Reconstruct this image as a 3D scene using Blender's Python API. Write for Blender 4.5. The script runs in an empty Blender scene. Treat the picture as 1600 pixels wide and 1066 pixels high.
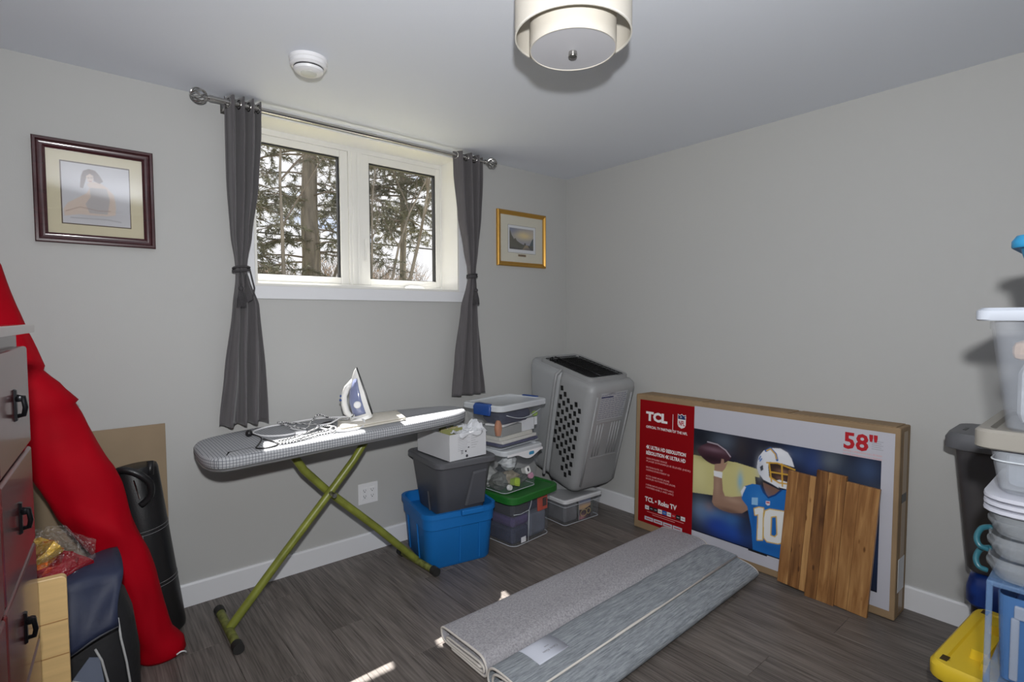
import bpy, math, random
import numpy as np
from mathutils import Vector, Matrix
R = math.radians
rnd = random.Random(11)
scene = bpy.context.scene
C = scene.collection

# ------------------------------------------------------------------ camera
CAM = Vector((-2.93267, -2.84943, 1.35830))
yaw, pitch, roll = 0.696637, 0.0459462, -0.00424557
fw = Vector((math.sin(yaw)*math.cos(pitch), math.cos(yaw)*math.cos(pitch), -math.sin(pitch)))
rt = Vector((math.cos(yaw), -math.sin(yaw), 0)); up = rt.cross(fw)
r2 = rt*math.cos(roll)+up*math.sin(roll); u2 = -rt*math.sin(roll)+up*math.cos(roll)
cd = bpy.data.cameras.new('camera'); cam = bpy.data.objects.new('camera', cd); C.objects.link(cam)
cam.matrix_world = Matrix(((r2.x, u2.x, -fw.x, CAM.x), (r2.y, u2.y, -fw.y, CAM.y), (r2.z, u2.z, -fw.z, CAM.z), (0, 0, 0, 1)))
cd.sensor_width = 36; cd.lens = 821.817/1600*36; cd.clip_start = 0.02; cd.clip_end = 200
scene.camera = cam

# ------------------------------------------------------------------ sky, sun, flash, exposure
vs = scene.view_settings
vs.view_transform = 'Standard'; vs.look = 'None'; vs.gamma = 1.0; vs.use_curve_mapping = False
vs.exposure = 0.0
world = bpy.data.worlds.new('sky'); scene.world = world; world.use_nodes = True
nt = world.node_tree; nt.nodes.clear()
def wn(t, **k):
    n = nt.nodes.new(t)
    for a, b in k.items(): setattr(n, a, b)
    return n
tc = wn('ShaderNodeTexCoord'); mp = wn('ShaderNodeMapping'); mp.inputs['Scale'].default_value = (3, 3, 7)
no = wn('ShaderNodeTexNoise'); no.inputs['Scale'].default_value = 2.3; no.inputs['Detail'].default_value = 6; no.inputs['Roughness'].default_value = .55
rp = wn('ShaderNodeValToRGB'); rp.color_ramp.elements[0].position = .30; rp.color_ramp.elements[1].position = .46
rp.color_ramp.elements[0].color = (.45, .62, .95, 1); rp.color_ramp.elements[1].color = (1.0, 1.0, 1.02, 1)
bg = wn('ShaderNodeBackground'); bg.inputs['Strength'].default_value = 1.05
wo = wn('ShaderNodeOutputWorld')
for a, b in ((tc.outputs['Generated'], mp.inputs[0]), (mp.outputs[0], no.inputs['Vector']), (no.outputs['Fac'], rp.inputs[0]), (rp.outputs[0], bg.inputs[0]), (bg.outputs[0], wo.inputs[0])): nt.links.new(a, b)

sl = bpy.data.lights.new('sun', 'SUN'); sl.energy = 20; sl.angle = R(.53); sl.color = (1, .965, .92)
so = bpy.data.objects.new('sun', sl); C.objects.link(so)
so.rotation_mode = 'QUATERNION'; so.rotation_quaternion = Vector((-.1335, -.55, -1)).to_track_quat('-Z', 'Y'); so.location = (2, 8, 14)
# the photographer's flash, held just above the camera with its head tilted slightly up
fl = bpy.data.lights.new('flash', 'SPOT'); fl.energy = 196; fl.shadow_soft_size = .03; fl.color = (.985, .99, 1); fl.spot_size = R(166); fl.spot_blend = 1.0
fo = bpy.data.objects.new('flash', fl); C.objects.link(fo); fo.location = (-2.943, -2.90, 1.59)
fo.rotation_mode = 'QUATERNION'; fo.rotation_quaternion = Vector((.64, .70, .14)).to_track_quat('-Z', 'Y')

# ------------------------------------------------------------------ helpers
def lin(c):
    return tuple(((v/255)/12.92 if v/255 <= .04045 else ((v/255+.055)/1.055)**2.4) for v in c)
class MB:
    def __init__(s): s.v = []; s.f = []
    def add(s, vs, fs):
        o = len(s.v); s.v += [tuple(q) for q in vs]; s.f += [tuple(i+o for i in q) for q in fs]; return s
    def box(s, x0, x1, y0, y1, z0, z1):
        return s.add([(x0,y0,z0),(x1,y0,z0),(x1,y1,z0),(x0,y1,z0),(x0,y0,z1),(x1,y0,z1),(x1,y1,z1),(x0,y1,z1)],
                     [(0,3,2,1),(4,5,6,7),(0,1,5,4),(1,2,6,5),(2,3,7,6),(3,0,4,7)])
    def loft(s, rings, cap0=True, cap1=True, closed=True):
        n = len(rings[0]); vs = [p for r in rings for p in r]; fs = []
        for i in range(len(rings)-1):
            for j in range(n if closed else n-1):
                k = (j+1) % n
                fs.append((i*n+j, i*n+k, (i+1)*n+k, (i+1)*n+j))
        if cap0: fs.append(tuple(reversed(range(n))))
        if cap1: fs.append(tuple((len(rings)-1)*n+j for j in range(n)))
        return s.add(vs, fs)
    def tube(s, path, r, n=8, caps=True, closed=False):
        P = [Vector(p) for p in path]; m = len(P); rings = []; prev = None
        for i in range(m):
            if closed: t = P[(i+1) % m]-P[i-1]
            else: t = P[min(i+1, m-1)]-P[max(i-1, 0)]
            if t.length < 1e-9: t = Vector((0,0,1))
            t.normalize()
            if prev is None:
                a = Vector((0,0,1)) if abs(t.z) < .9 else Vector((1,0,0))
                nn = t.cross(a).normalized()
            else:
                nn = prev-t*prev.dot(t)
                nn = nn.normalized() if nn.length > 1e-6 else t.cross(Vector((0,.3,1))).normalized()
            prev = nn; b = t.cross(nn); rr = r[i] if isinstance(r, (list, tuple)) else r
            rings.append([P[i]+(nn*math.cos(2*math.pi*k/n)+b*math.sin(2*math.pi*k/n))*rr for k in range(n)])
        if closed: rings.append(rings[0]); caps = False
        return s.loft(rings, caps, caps)
    def lathe(s, prof, n=24, c=(0,0,0), cap0=False, cap1=False):
        rings = [[(c[0]+r*math.cos(2*math.pi*k/n), c[1]+r*math.sin(2*math.pi*k/n), c[2]+z) for k in range(n)] for r, z in prof]
        return s.loft(rings, cap0, cap1)
    def mesh(s, name):
        me = bpy.data.meshes.new(name); me.from_pydata(s.v, [], s.f); me.update(); return me
def rrect(w, d, r, z, cx=0, cy=0, n=4):
    r = min(r, w/2-1e-4, d/2-1e-4); out = []
    for sx, sy, a0 in ((1,1,0),(-1,1,90),(-1,-1,180),(1,-1,270)):
        for k in range(n+1):
            a = R(a0+90*k/n); out.append((cx+sx*(w/2-r)+r*math.cos(a), cy+sy*(d/2-r)+r*math.sin(a), z))
    return out
def smooth(me, on=True, ang=None):
    for p in me.polygons: p.use_smooth = on
def obj(name, mb, m, parent=None, sm=False, bev=0, seg=2, loc=None, rot=None, label=None):
    me = mb.mesh(name) if isinstance(mb, MB) else mb
    if m is not None and not me.materials: me.materials.append(m)
    o = bpy.data.objects.new(name, me); C.objects.link(o)
    if parent is not None: o.parent = parent
    if loc: o.location = loc
    if rot: o.rotation_euler = rot
    if sm:
        smooth(me)
        if sm is not True: 
            try: me.set_sharp_from_angle(angle=R(sm))
            except Exception: pass
    if bev:
        b = o.modifiers.new('bevel', 'BEVEL'); b.width = bev; b.segments = seg; b.limit_method = 'ANGLE'; b.angle_limit = R(40)
    if label: o['label'] = label
    return o
def tag(o, label, cat, group=None):
    o['label'] = label; o['category'] = cat
    if group: o['group'] = group
    return o
def thing(name, label, cat, loc=(0,0,0), rot=(0,0,0), group=None):
    o = bpy.data.objects.new(name, None); C.objects.link(o); o.location = loc; o.rotation_euler = rot
    o.empty_display_size = .05
    return tag(o, label, cat, group)
def struct(o): o['kind'] = 'structure'; return o
def inst(me, name, parent, loc=(0,0,0), rot=(0,0,0), scale=None):
    o = bpy.data.objects.new(name, me); C.objects.link(o); o.parent = parent; o.location = loc; o.rotation_euler = rot
    if scale: o.scale = scale
    return o

# ------------------------------------------------------------------ materials
def mat(name, col, rough=.5, metal=0, spec=.5, var=None, bump=None, coat=0, sheen=0):
    m = bpy.data.materials.new(name); m.use_nodes = True; t = m.node_tree; b = t.nodes['Principled BSDF']
    c = lin(col); b.inputs['Base Color'].default_value = (*c, 1)
    b.inputs['Roughness'].default_value = rough; b.inputs['Metallic'].default_value = metal
    b.inputs['Specular IOR Level'].default_value = spec
    if coat: b.inputs['Coat Weight'].default_value = coat; b.inputs['Coat Roughness'].default_value = .08
    if sheen: b.inputs['Sheen Weight'].default_value = sheen
    if var or bump:
        tcn = t.nodes.new('ShaderNodeTexCoord')
    if var:
        sc, am = var
        n = t.nodes.new('ShaderNodeTexNoise'); n.inputs['Scale'].default_value = sc if not isinstance(sc, tuple) else 1; n.inputs['Detail'].default_value = 4
        if isinstance(sc, tuple):
            mpn = t.nodes.new('ShaderNodeMapping'); mpn.inputs['Scale'].default_value = sc
            t.links.new(tcn.outputs['Object'], mpn.inputs[0]); t.links.new(mpn.outputs[0], n.inputs['Vector'])
        else: t.links.new(tcn.outputs['Object'], n.inputs['Vector'])
        r = t.nodes.new('ShaderNodeValToRGB'); r.color_ramp.elements[0].position = .3; r.color_ramp.elements[1].position = .7
        r.color_ramp.elements[0].color = (*[v*(1-am) for v in c], 1); r.color_ramp.elements[1].color = (*[min(1, v*(1+am)) for v in c], 1)
        t.links.new(n.outputs['Fac'], r.inputs[0]); t.links.new(r.outputs[0], b.inputs['Base Color'])
    if bump:
        sc, st = bump
        n = t.nodes.new('ShaderNodeTexNoise'); n.inputs['Scale'].default_value = sc; n.inputs['Detail'].default_value = 3
        t.links.new(tcn.outputs['Object'], n.inputs['Vector'])
        bp = t.nodes.new('ShaderNodeBump'); bp.inputs['Strength'].default_value = st; bp.inputs['Distance'].default_value = .002
        t.links.new(n.outputs['Fac'], bp.inputs['Height']); t.links.new(bp.outputs[0], b.inputs['Normal'])
    return m
def glass(name, tint=(1,1,1), extra=0.0):
    m = bpy.data.materials.new(name); m.use_nodes = True; t = m.node_tree; t.nodes.clear()
    tr = t.nodes.new('ShaderNodeBsdfTransparent'); tr.inputs[0].default_value = (*tint, 1)
    g = t.nodes.new('ShaderNodeBsdfGlossy'); g.inputs['Roughness'].default_value = .02
    f = t.nodes.new('ShaderNodeFresnel'); ge = t.nodes.new('ShaderNodeNewGeometry')
    ior = t.nodes.new('ShaderNodeMath'); ior.operation = 'MULTIPLY_ADD'; ior.inputs[1].default_value = 1/1.45-1.45; ior.inputs[2].default_value = 1.45   # same index from either side of the sheet
    t.links.new(ge.outputs['Backfacing'], ior.inputs[0]); t.links.new(ior.outputs[0], f.inputs[0])
    ad = t.nodes.new('ShaderNodeMath'); ad.operation = 'ADD'; ad.inputs[1].default_value = extra; ad.use_clamp = True
    mx = t.nodes.new('ShaderNodeMixShader'); o = t.nodes.new('ShaderNodeOutputMaterial')
    t.links.new(f.outputs[0], ad.inputs[0]); t.links.new(ad.outputs[0], mx.inputs[0]); t.links.new(tr.outputs[0], mx.inputs[1]); t.links.new(g.outputs[0], mx.inputs[2]); t.links.new(mx.outputs[0], o.inputs[0])
    return m
def clear(name, col, body=.4, rough=.25):
    """clear or milky plastic: part see-through, part solid"""
    m = bpy.data.materials.new(name); m.use_nodes = True; t = m.node_tree; b = t.nodes['Principled BSDF']
    b.inputs['Base Color'].default_value = (*lin(col), 1); b.inputs['Roughness'].default_value = rough
    tr = t.nodes.new('ShaderNodeBsdfTransparent'); mx = t.nodes.new('ShaderNodeMixShader'); mx.inputs[0].default_value = body
    o = t.nodes['Material Output']
    t.links.new(tr.outputs[0], mx.inputs[1]); t.links.new(b.outputs[0], mx.inputs[2]); t.links.new(mx.outputs[0], o.inputs[0])
    return m
def printed(name, rough=.45, spec=.4):
    m = bpy.data.materials.new(name); m.use_nodes = True; t = m.node_tree; b = t.nodes['Principled BSDF']
    a = t.nodes.new('ShaderNodeAttribute'); a.attribute_name = 'ink'; t.links.new(a.outputs['Color'], b.inputs['Base Color'])
    b.inputs['Roughness'].default_value = rough; b.inputs['Specular IOR Level'].default_value = spec
    return m
class Paint:
    """a small flat print: a grid of ink colours laid on real geometry"""
    def __init__(s, u0, u1, v0, v1, nx, ny, bgc):
        s.u = np.linspace(u0, u1, nx); s.v = np.linspace(v0, v1, ny); s.U, s.V = np.meshgrid(s.u, s.v); s.du = (u1-u0)/nx
        s.a = np.zeros((ny, nx, 3)); s.a[:] = lin(bgc)
    def mix(s, w, col): s.a = s.a*(1-w[..., None])+np.array(lin(col))*w[..., None]
    def blob(s, u, v, ru, rv, col, al=1.0, p=1.0):
        s.mix(al*np.exp(-(((s.U-u)/ru)**2+((s.V-v)/rv)**2)**p), col)
    def poly(s, pts, col, al=1.0):
        acc = np.zeros(s.U.shape)
        for ox, oy in ((-.25,-.25),(.25,-.25),(-.25,.25),(.25,.25)):
            X = s.U+ox*s.du; Y = s.V+oy*s.du; ins = np.zeros(X.shape, bool); n = len(pts)
            for i in range(n):
                x1, y1 = pts[i]; x2, y2 = pts[(i+1) % n]
                if y1 == y2: continue
                ins ^= ((y1 > Y) != (y2 > Y)) & (X < (x2-x1)*(Y-y1)/(y2-y1)+x1)
            acc += ins
        s.mix(acc/4*al, col)
    def line(s, pts, w, col, al=1.0):
        d = np.full(s.U.shape, 9.0)
        for (x1, y1), (x2, y2) in zip(pts[:-1], pts[1:]):
            L2 = max(1e-9, (x2-x1)**2+(y2-y1)**2); t = np.clip(((s.U-x1)*(x2-x1)+(s.V-y1)*(y2-y1))/L2, 0, 1)
            d = np.minimum(d, np.hypot(s.U-x1-t*(x2-x1), s.V-y1-t*(y2-y1)))
        s.mix(al*np.clip((w-d)/s.du+.5, 0, 1), col)
    def build(s, name, m, parent, off, f=None):
        """f maps (u, v) to a local point; default: the XZ plane at y = off, facing -y"""
        ny, nx = s.U.shape
        if f is None: vs = np.stack([s.U.ravel(), np.full(s.U.size, off), s.V.ravel()], 1).tolist()
        else: vs = [f(a, b) for a, b in zip(s.U.ravel(), s.V.ravel())]
        fs = [(j*nx+i, j*nx+i+1, (j+1)*nx+i+1, (j+1)*nx+i) for j in range(ny-1) for i in range(nx-1)]
        me = bpy.data.meshes.new(name); me.from_pydata(vs, [], fs); me.update()
        at = me.color_attributes.new('ink', 'FLOAT_COLOR', 'POINT')
        at.data.foreach_set('color', np.concatenate([s.a.reshape(-1, 3), np.ones((nx*ny, 1))], 1).astype(np.float32).ravel())
        return obj(name, me, m, parent)
def lettering(name, txt, size, m, parent, loc, rot, bold=0, align='LEFT', depth=.0004, sx=1.0, maxw=None):
    cu = bpy.data.curves.new(name, 'FONT'); cu.body = txt; cu.size = size; cu.extrude = depth; cu.offset = bold; cu.align_x = align; cu.resolution_u = 2
    o = bpy.data.objects.new(name, cu); C.objects.link(o)
    dg = bpy.context.evaluated_depsgraph_get(); me = bpy.data.meshes.new_from_object(o.evaluated_get(dg)); me.name = name
    bpy.data.objects.remove(o); bpy.data.curves.remove(cu)
    if maxw:
        xs = [v.co.x for v in me.vertices]; w = max(xs)-min(xs); sx = maxw/w
    for v in me.vertices: v.co.x *= sx
    me.materials.clear(); me.materials.append(m)
    t = bpy.data.objects.new(name, me); C.objects.link(t); t.parent = parent; t.location = loc; t.rotation_euler = rot
    return t

M = {}
M['wall'] = mat('wall_paint', (181,181,179), .6, spec=.3, bump=(220,.12))
M['ceil'] = mat('ceiling_paint', (224,228,236), .65, spec=.3, bump=(160,.1))
M['trim'] = mat('trim_paint', (222,223,226), .35, spec=.5)
M['pvc'] = mat('white_vinyl', (226,225,220), .35)
M['gasket'] = mat('dark_gasket', (38,38,40), .5)
M['pane'] = glass('window_glass')
M['picglass'] = glass('picture_glass', extra=.06)
M['steel'] = mat('brushed_nickel', (190,188,184), .22, 1)
M['darksteel'] = mat('dark_wire', (40,40,42), .35, .8)
M['black'] = mat('black_plastic', (24,24,26), .4)
M['white'] = mat('white_plastic', (228,228,230), .4)
M['paper'] = mat('white_paper', (222,224,228), .7)
M['card'] = mat('brown_cardboard', (146,122,92), .8, var=(6,.12), bump=(300,.15))

# ------------------------------------------------------------------ the room
XL, YF, H = -3.75, -3.75, 2.4
wx0, wx1, wz0, wz1 = -2.225, -1.004, 1.52, 2.375
fm = bpy.data.materials.new('oak_vinyl'); fm.use_nodes = True; t = fm.node_tree; b = t.nodes['Principled BSDF']
tcn = t.nodes.new('ShaderNodeTexCoord'); oi = t.nodes.new('ShaderNodeObjectInfo')
va = t.nodes.new('ShaderNodeVectorMath'); va.operation = 'ADD'; cm = t.nodes.new('ShaderNodeVectorMath'); cm.operation = 'SCALE'; cm.inputs['Scale'].default_value = 37
t.links.new(oi.outputs['Random'], cm.inputs[0]); t.links.new(tcn.outputs['Object'], va.inputs[0]); t.links.new(cm.outputs[0], va.inputs[1])
m1 = t.nodes.new('ShaderNodeMapping'); m1.inputs['Scale'].default_value = (9, 1.1, 1); t.links.new(va.outputs[0], m1.inputs[0])
n1 = t.nodes.new('ShaderNodeTexNoise'); n1.inputs['Scale'].default_value = 1.4; n1.inputs['Detail'].default_value = 3; t.links.new(m1.outputs[0], n1.inputs['Vector'])
wv = t.nodes.new('ShaderNodeMath'); wv.operation = 'MULTIPLY'; wv.inputs[1].default_value = 22; t.links.new(n1.outputs['Fac'], wv.inputs[0])
sn = t.nodes.new('ShaderNodeMath'); sn.operation = 'SINE'; t.links.new(wv.outputs[0], sn.inputs[0])
m2 = t.nodes.new('ShaderNodeMapping'); m2.inputs['Scale'].default_value = (160, 5, 1); t.links.new(va.outputs[0], m2.inputs[0])
n2 = t.nodes.new('ShaderNodeTexNoise'); n2.inputs['Scale'].default_value = 1; n2.inputs['Detail'].default_value = 4; t.links.new(m2.outputs[0], n2.inputs['Vector'])
a1 = t.nodes.new('ShaderNodeMath'); a1.operation = 'MULTIPLY_ADD'; a1.inputs[1].default_value = .055; t.links.new(sn.outputs[0], a1.inputs[0]); t.links.new(n2.outputs['Fac'], a1.inputs[2])
a2 = t.nodes.new('ShaderNodeMath'); a2.operation = 'MULTIPLY_ADD'; a2.inputs[1].default_value = .10; t.links.new(oi.outputs['Random'], a2.inputs[0]); t.links.new(a1.outputs[0], a2.inputs[2])
rpn = t.nodes.new('ShaderNodeValToRGB'); rpn.color_ramp.elements[0].position = .32; rpn.color_ramp.elements[1].position = .78
rpn.color_ramp.elements[0].color = (*lin((78,72,68)), 1); rpn.color_ramp.elements[1].color = (*lin((130,122,116)), 1)
t.links.new(a2.outputs[0], rpn.inputs[0]); t.links.new(rpn.outputs[0], b.inputs['Base Color'])
b.inputs['Roughness'].default_value = .42; b.inputs['Specular IOR Level'].default_value = .35
bp = t.nodes.new('ShaderNodeBump'); bp.inputs['Strength'].default_value = .12; bp.inputs['Distance'].default_value = .001
t.links.new(n2.outputs['Fac'], bp.inputs['Height']); t.links.new(bp.outputs[0], b.inputs['Normal'])
floor = struct(obj('floor', MB().box(XL-.2, .2, YF-.2, .25, -.1, -.004), mat('floor_gap', (30,27,26), .7)))
PW, PL = .182, 1.22
def plank_mesh(w, l):
    g = .0006; mb = MB(); e = .0012
    rr = lambda k, z: [(g+k, g+k, z), (w-g-k, g+k, z), (w-g-k, l-g-k, z), (g+k, l-g-k, z)]
    return mb.loft([rr(0, -.004), rr(0, -.0007), rr(e, 0)], False, True).mesh('plank')
full = plank_mesh(PW, PL); full.materials.append(fm)
offs = [0, .41, .85, .22, .63, 1.02, .33, .74, .12, .55, .93]
i = 0; x = XL
while x < 0:
    w = min(PW, -x)
    y = YF-offs[i % 11]
    while y < 0:
        y0 = max(y, YF); y1 = min(y+PL, 0)
        if y1-y0 > .03:
            if w > PW-.001 and y0 == y and y1 == y+PL: inst(full, 'plank', floor, (x, y, 0))
            else:
                pm = plank_mesh(w, y1-y0); pm.materials.append(fm); inst(pm, 'plank', floor, (x, y0, 0))
        y += PL
    x += PW; i += 1
struct(obj('ceiling', MB().box(XL-.2, .2, YF-.2, .25, H, H+.1), M['ceil']))
T = .25
mb = MB(); mb.box(XL-.2, wx0, 0, T, 0, H); mb.box(wx1, .2, 0, T, 0, H); mb.box(wx0, wx1, 0, T, 0, wz0); mb.box(wx0, wx1, 0, T, wz1, H)
struct(obj('wall_back', mb, M['wall']))
struct(obj('wall_right', MB().box(0, .2, YF, 0, 0, H), M['wall']))
struct(obj('wall_left', MB().box(XL-.2, XL, YF, 0, 0, H), M['wall']))
struct(obj('wall_front', MB().box(XL, 0, YF-.2, YF, 0, H), M['wall']))
def baseboard(name, x0, y0, x1, y1, nx, ny):
    prof = [(0, 0), (.014, 0), (.014, .1), (.009, .109), (0, .109)]
    rings = [[(px+nx*d, py+ny*d, z) for d, z in prof] for px, py in ((x0, y0), (x1, y1))]
    struct(obj(name, MB().loft(rings), M['trim']))
baseboard('baseboard_back', XL, 0, 0, 0, 0, -1); baseboard('baseboard_right', 0, -.014, 0, YF, -1, 0)
baseboard('baseboard_left', XL, YF, XL, -.014, 1, 0)

# window
win = struct(bpy.data.objects.new('window_1', None)); C.objects.link(win); win.location = (0, 0, 0)
cw, ct = .06, .016
obj('casing', MB().box(wx0-cw, wx1+cw, -ct, 0, wz0-.065, wz0), M['trim'], win, bev=.002, label='white bottom casing board')
obj('casing', MB().box(wx0-cw, wx0, -ct, 0, wz0, H-.001), M['trim'], win, bev=.002)
obj('casing', MB().box(wx1, wx1+cw, -ct, 0, wz0, H-.001), M['trim'], win, bev=.002)
obj('casing', MB().box(wx0, wx1, -ct, 0, wz1, H-.001), M['trim'], win, bev=.002)
jt = .012
obj('jamb', MB().box(wx0, wx0+jt, -ct, .17, wz0, wz1), M['pvc'], win); obj('jamb', MB().box(wx1-jt, wx1, -ct, .17, wz0, wz1), M['pvc'], win)
obj('head_jamb', MB().box(wx0+jt, wx1-jt, -ct, .17, wz1-jt, wz1), M['pvc'], win); obj('sill', MB().box(wx0+jt, wx1-jt, -ct, .17, wz0, wz0+jt), M['pvc'], win)
fr = MB(); f0, f1 = .17, .245
fr.box(wx0, wx0+.024, f0, f1, wz0, wz1); fr.box(wx1-.024, wx1, f0, f1, wz0, wz1); fr.box(wx0+.024, wx1-.024, f0, f1, wz0, wz0+.036); fr.box(wx0+.024, wx1-.024, f0, f1, wz1-.04, wz1)
obj('window_frame', fr, M['pvc'], win, bev=.002)
mu = MB(); mu.box(-1.656, -1.573, f0-.004, f1, wz0+.036, wz1-.04); mu.box(-1.640, -1.618, f0-.012, f0-.004, wz0+.036, wz1-.04); mu.box(-1.606, -1.590, f0-.009, f0-.004, wz0+.036, wz1-.04)
obj('mullion', mu, M['pvc'], win, bev=.002)
def sash(x0, x1, gx0, gx1, gz0, gz1, y):
    z0, z1 = wz0+.036, wz1-.04; m_ = MB(); d = .05
    m_.box(x0, gx0, y, y+d, z0, z1); m_.box(gx1, x1, y, y+d, z0, z1); m_.box(gx0, gx1, y, y+d, z0, gz0); m_.box(gx0, gx1, y, y+d, gz1, z1)
    s_ = obj('sash', m_, M['pvc'], win, bev=.003)
    g = MB(); e = .009
    g.box(gx0, gx0+e, y+.012, y+.04, gz0, gz1); g.box(gx1-e, gx1, y+.012, y+.04, gz0, gz1); g.box(gx0+e, gx1-e, y+.012, y+.04, gz1-e, gz1); g.box(gx0+e, gx1-e, y+.012, y+.04, gz0, gz0+.004)
    obj('gasket', g, M['gasket'], s_)
    obj('pane', MB().box(gx0+.004, gx1-.004, y+.024, y+.028, gz0+.002, gz1-.004), M['pane'], s_)
    return s_
sash(wx0+.024, -1.656, -2.172, -1.703, 1.594, 2.297, .182)
s2 = sash(-1.573, wx1-.024, -1.526, -1.057, 1.592, 2.292, .172)
lk = MB().box(-1.562, -1.548, .160, .172, 1.70, 1.83); obj('lock_lever', lk.box(-1.558, -1.552, .150, .160, 1.70, 1.78), M['pvc'], s2, bev=.002)
ck = MB().loft([rrect(.15, .03, .012, 1.533, -1.235, .150), rrect(.13, .026, .012, 1.552, -1.235, .150), rrect(.06, .02, .009, 1.560, -1.235, .150)])
obj('crank_handle', ck, M['white'], s2, sm=40)
# ------------------------------------------------------------------ outdoors, seen through the panes
M['bark'] = mat('bark', (138,130,120), .9, var=((18,18,3),.35), bump=(40,.8))  # bark tone lightened to carry the glare on the window glass
M['twig'] = mat('twig', (122,112,102), .9)
M['needle'] = mat('spruce_needles', (116,116,98), .8, var=(3,.35))
M['brush'] = mat('dry_brush', (176,150,124), .9, var=(2,.3))
M['grass'] = mat('dry_grass', (120,116,84), .95, var=(1.5,.25))
gr = MB(); n = 14
gv = [(-16+36*i/n, .26+34*j/n, 1.30+.12*math.sin(i*1.3)*math.sin(j*.9)*(j > 0)) for j in range(n+1) for i in range(n+1)]
gr.add(gv, [(j*(n+1)+i, j*(n+1)+i+1, (j+1)*(n+1)+i+1, (j+1)*(n+1)+i) for j in range(n) for i in range(n)])
gr.add([(-16,.26,.6),(20,.26,.6),(20,34.3,.6),(-16,34.3,.6)], [(0,3,2,1)])
struct(obj('ground', gr, M['grass'], sm=True))
def blades(mb, p, d, k, L, W, rg):
    for _ in range(k):
        v = Vector((rg.gauss(0,1), rg.gauss(0,1), rg.gauss(0,.7)-.15)); v = (v.normalized()*.8+d*.7).normalized()
        s = v.cross(Vector((rg.random()-.5, rg.random()-.5, rg.random()-.5))).normalized()*W
        q = p+d*rg.uniform(-.05,.05); l = L*rg.uniform(.6,1.2)
        mb.add([q-s*.5, q+s*.5, q+v*l*.6+s*.4, q+v*l], [(0,1,2),(0,2,3)])
def spruce(name, label, x, y, hgt, r0, z0, nb, seed, zlo=1.6, blen=(1.0,2.2), dens=11):
    rg = random.Random(seed); t = thing(name, label, 'tree', (x, y, 1.3))
    tr = MB(); pts = [(rg.uniform(-.015,.015), rg.uniform(-.015,.015), hgt*i/10) for i in range(11)]
    tr.tube(pts, [r0*(1-.72*i/10)+.01 for i in range(11)], 10); obj('trunk', tr, M['bark'], t, sm=True)
    br = MB(); fo = MB()
    for k in range(nb):
        z = rg.uniform(zlo-1.3, hgt-.3); a = rg.uniform(0, 2*math.pi); L = rg.uniform(*blen)*(1-.4*z/hgt)
        P = [Vector((math.cos(a)*L*s, math.sin(a)*L*s, z+.12*L*s-.34*L*s*s)) for s in (0,.2,.4,.6,.8,1)]
        br.tube(P, [.02,.016,.012,.009,.006,.003], 5)
        for q in range(int(7*L)+3):
            s = rg.uniform(.2, 1); i_ = min(4, int(s*5)); p0 = P[i_].lerp(P[i_+1], s*5-i_)
            d = (Vector((rg.gauss(0,1), rg.gauss(0,1), rg.gauss(-.35,.4)))).normalized(); l = rg.uniform(.15,.42)
            br.tube([p0, p0+d*l*.5, p0+d*l+Vector((0,0,-.05))], [.005,.004,.002], 3)
            for w in range(3): blades(fo, p0+d*l*(.3+.3*w), d, dens, .09, .014, rg)
    obj('branches', br, M['twig'], t); obj('foliage', fo, M['needle'], t)
spruce('spruce_tree', 'thick trunked spruce with drooping branches behind left window pane', .56, 7.2, 6.2, .18, 1.3, 84, 3, blen=(1.2,2.6), dens=13)
spruce('spruce_tree', 'leafy evergreen filling the upper right window pane', 2.7, 7.6, 6.4, .07, 1.3, 110, 8, zlo=3.25, blen=(1.5,2.6), dens=15)
spruce('spruce_tree', 'evergreen at far left of left window pane beside the curtain', -1.35, 6.6, 5.6, .08, 1.3, 74, 15, zlo=2.0, blen=(1.0,1.9))
def bare(name, label, x, y, hgt, r0, seed, lean=(0,0), depth=3):
    rg = random.Random(seed); t = thing(name, label, 'tree', (x, y, 1.3)); mb = MB(); tw = MB()
    def grow(p, d, L, r, lev):
        P = [p]; dd = d.copy()
        for i_ in range(5):
            dd = (dd+Vector((rg.gauss(0,.09), rg.gauss(0,.09), .03))).normalized(); P.append(P[-1]+dd*L/5)
        (mb if lev == 0 else tw).tube(P, [r*(1-.14*i_) for i_ in range(6)], 6 if lev == 0 else 4)
        if lev < depth:
            for k in range(5 if lev == 0 else 4):
                i_ = rg.randint(1 if lev else 2, 5); a = rg.uniform(0, 6.28)
                nd = (dd*.9+Vector((math.cos(a), math.sin(a), .35))*.75).normalized()
                grow(P[i_], nd, L*rg.uniform(.35,.55), max(.003, r*.45), lev+1)
    grow(Vector((0,0,0)), Vector((lean[0], lean[1], 1)).normalized(), hgt, r0, 0)
    obj('trunk', mb, M['bark'], t, sm=True); obj('branches', tw, M['twig'], t)
bare('bare_tree', 'slim bare tree left of the thick spruce trunk', -.5, 5.4, 3.6, .035, 21)
bare('bare_tree', 'slim bare tree right of the thick spruce trunk', .98, 7.4, 3.8, .04, 22, (.02,0))
bare('bare_tree', 'slim upright bare tree in the middle of right window pane', 1.36, 5.2, 3.6, .034, 23)
bare('bare_tree', 'thin bare sapling at left side of right window pane', .9, 5.4, 3.4, .022, 24)
bare('bare_tree', 'bare sapling leaning to the right in right window pane', 1.12, 5.3, 3.3, .026, 25, (.42,0))
bare('bare_tree', 'thin bare tree right beside the left window curtain', -1.0, 6.6, 3.4, .024, 26, (-.1,0))
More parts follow.
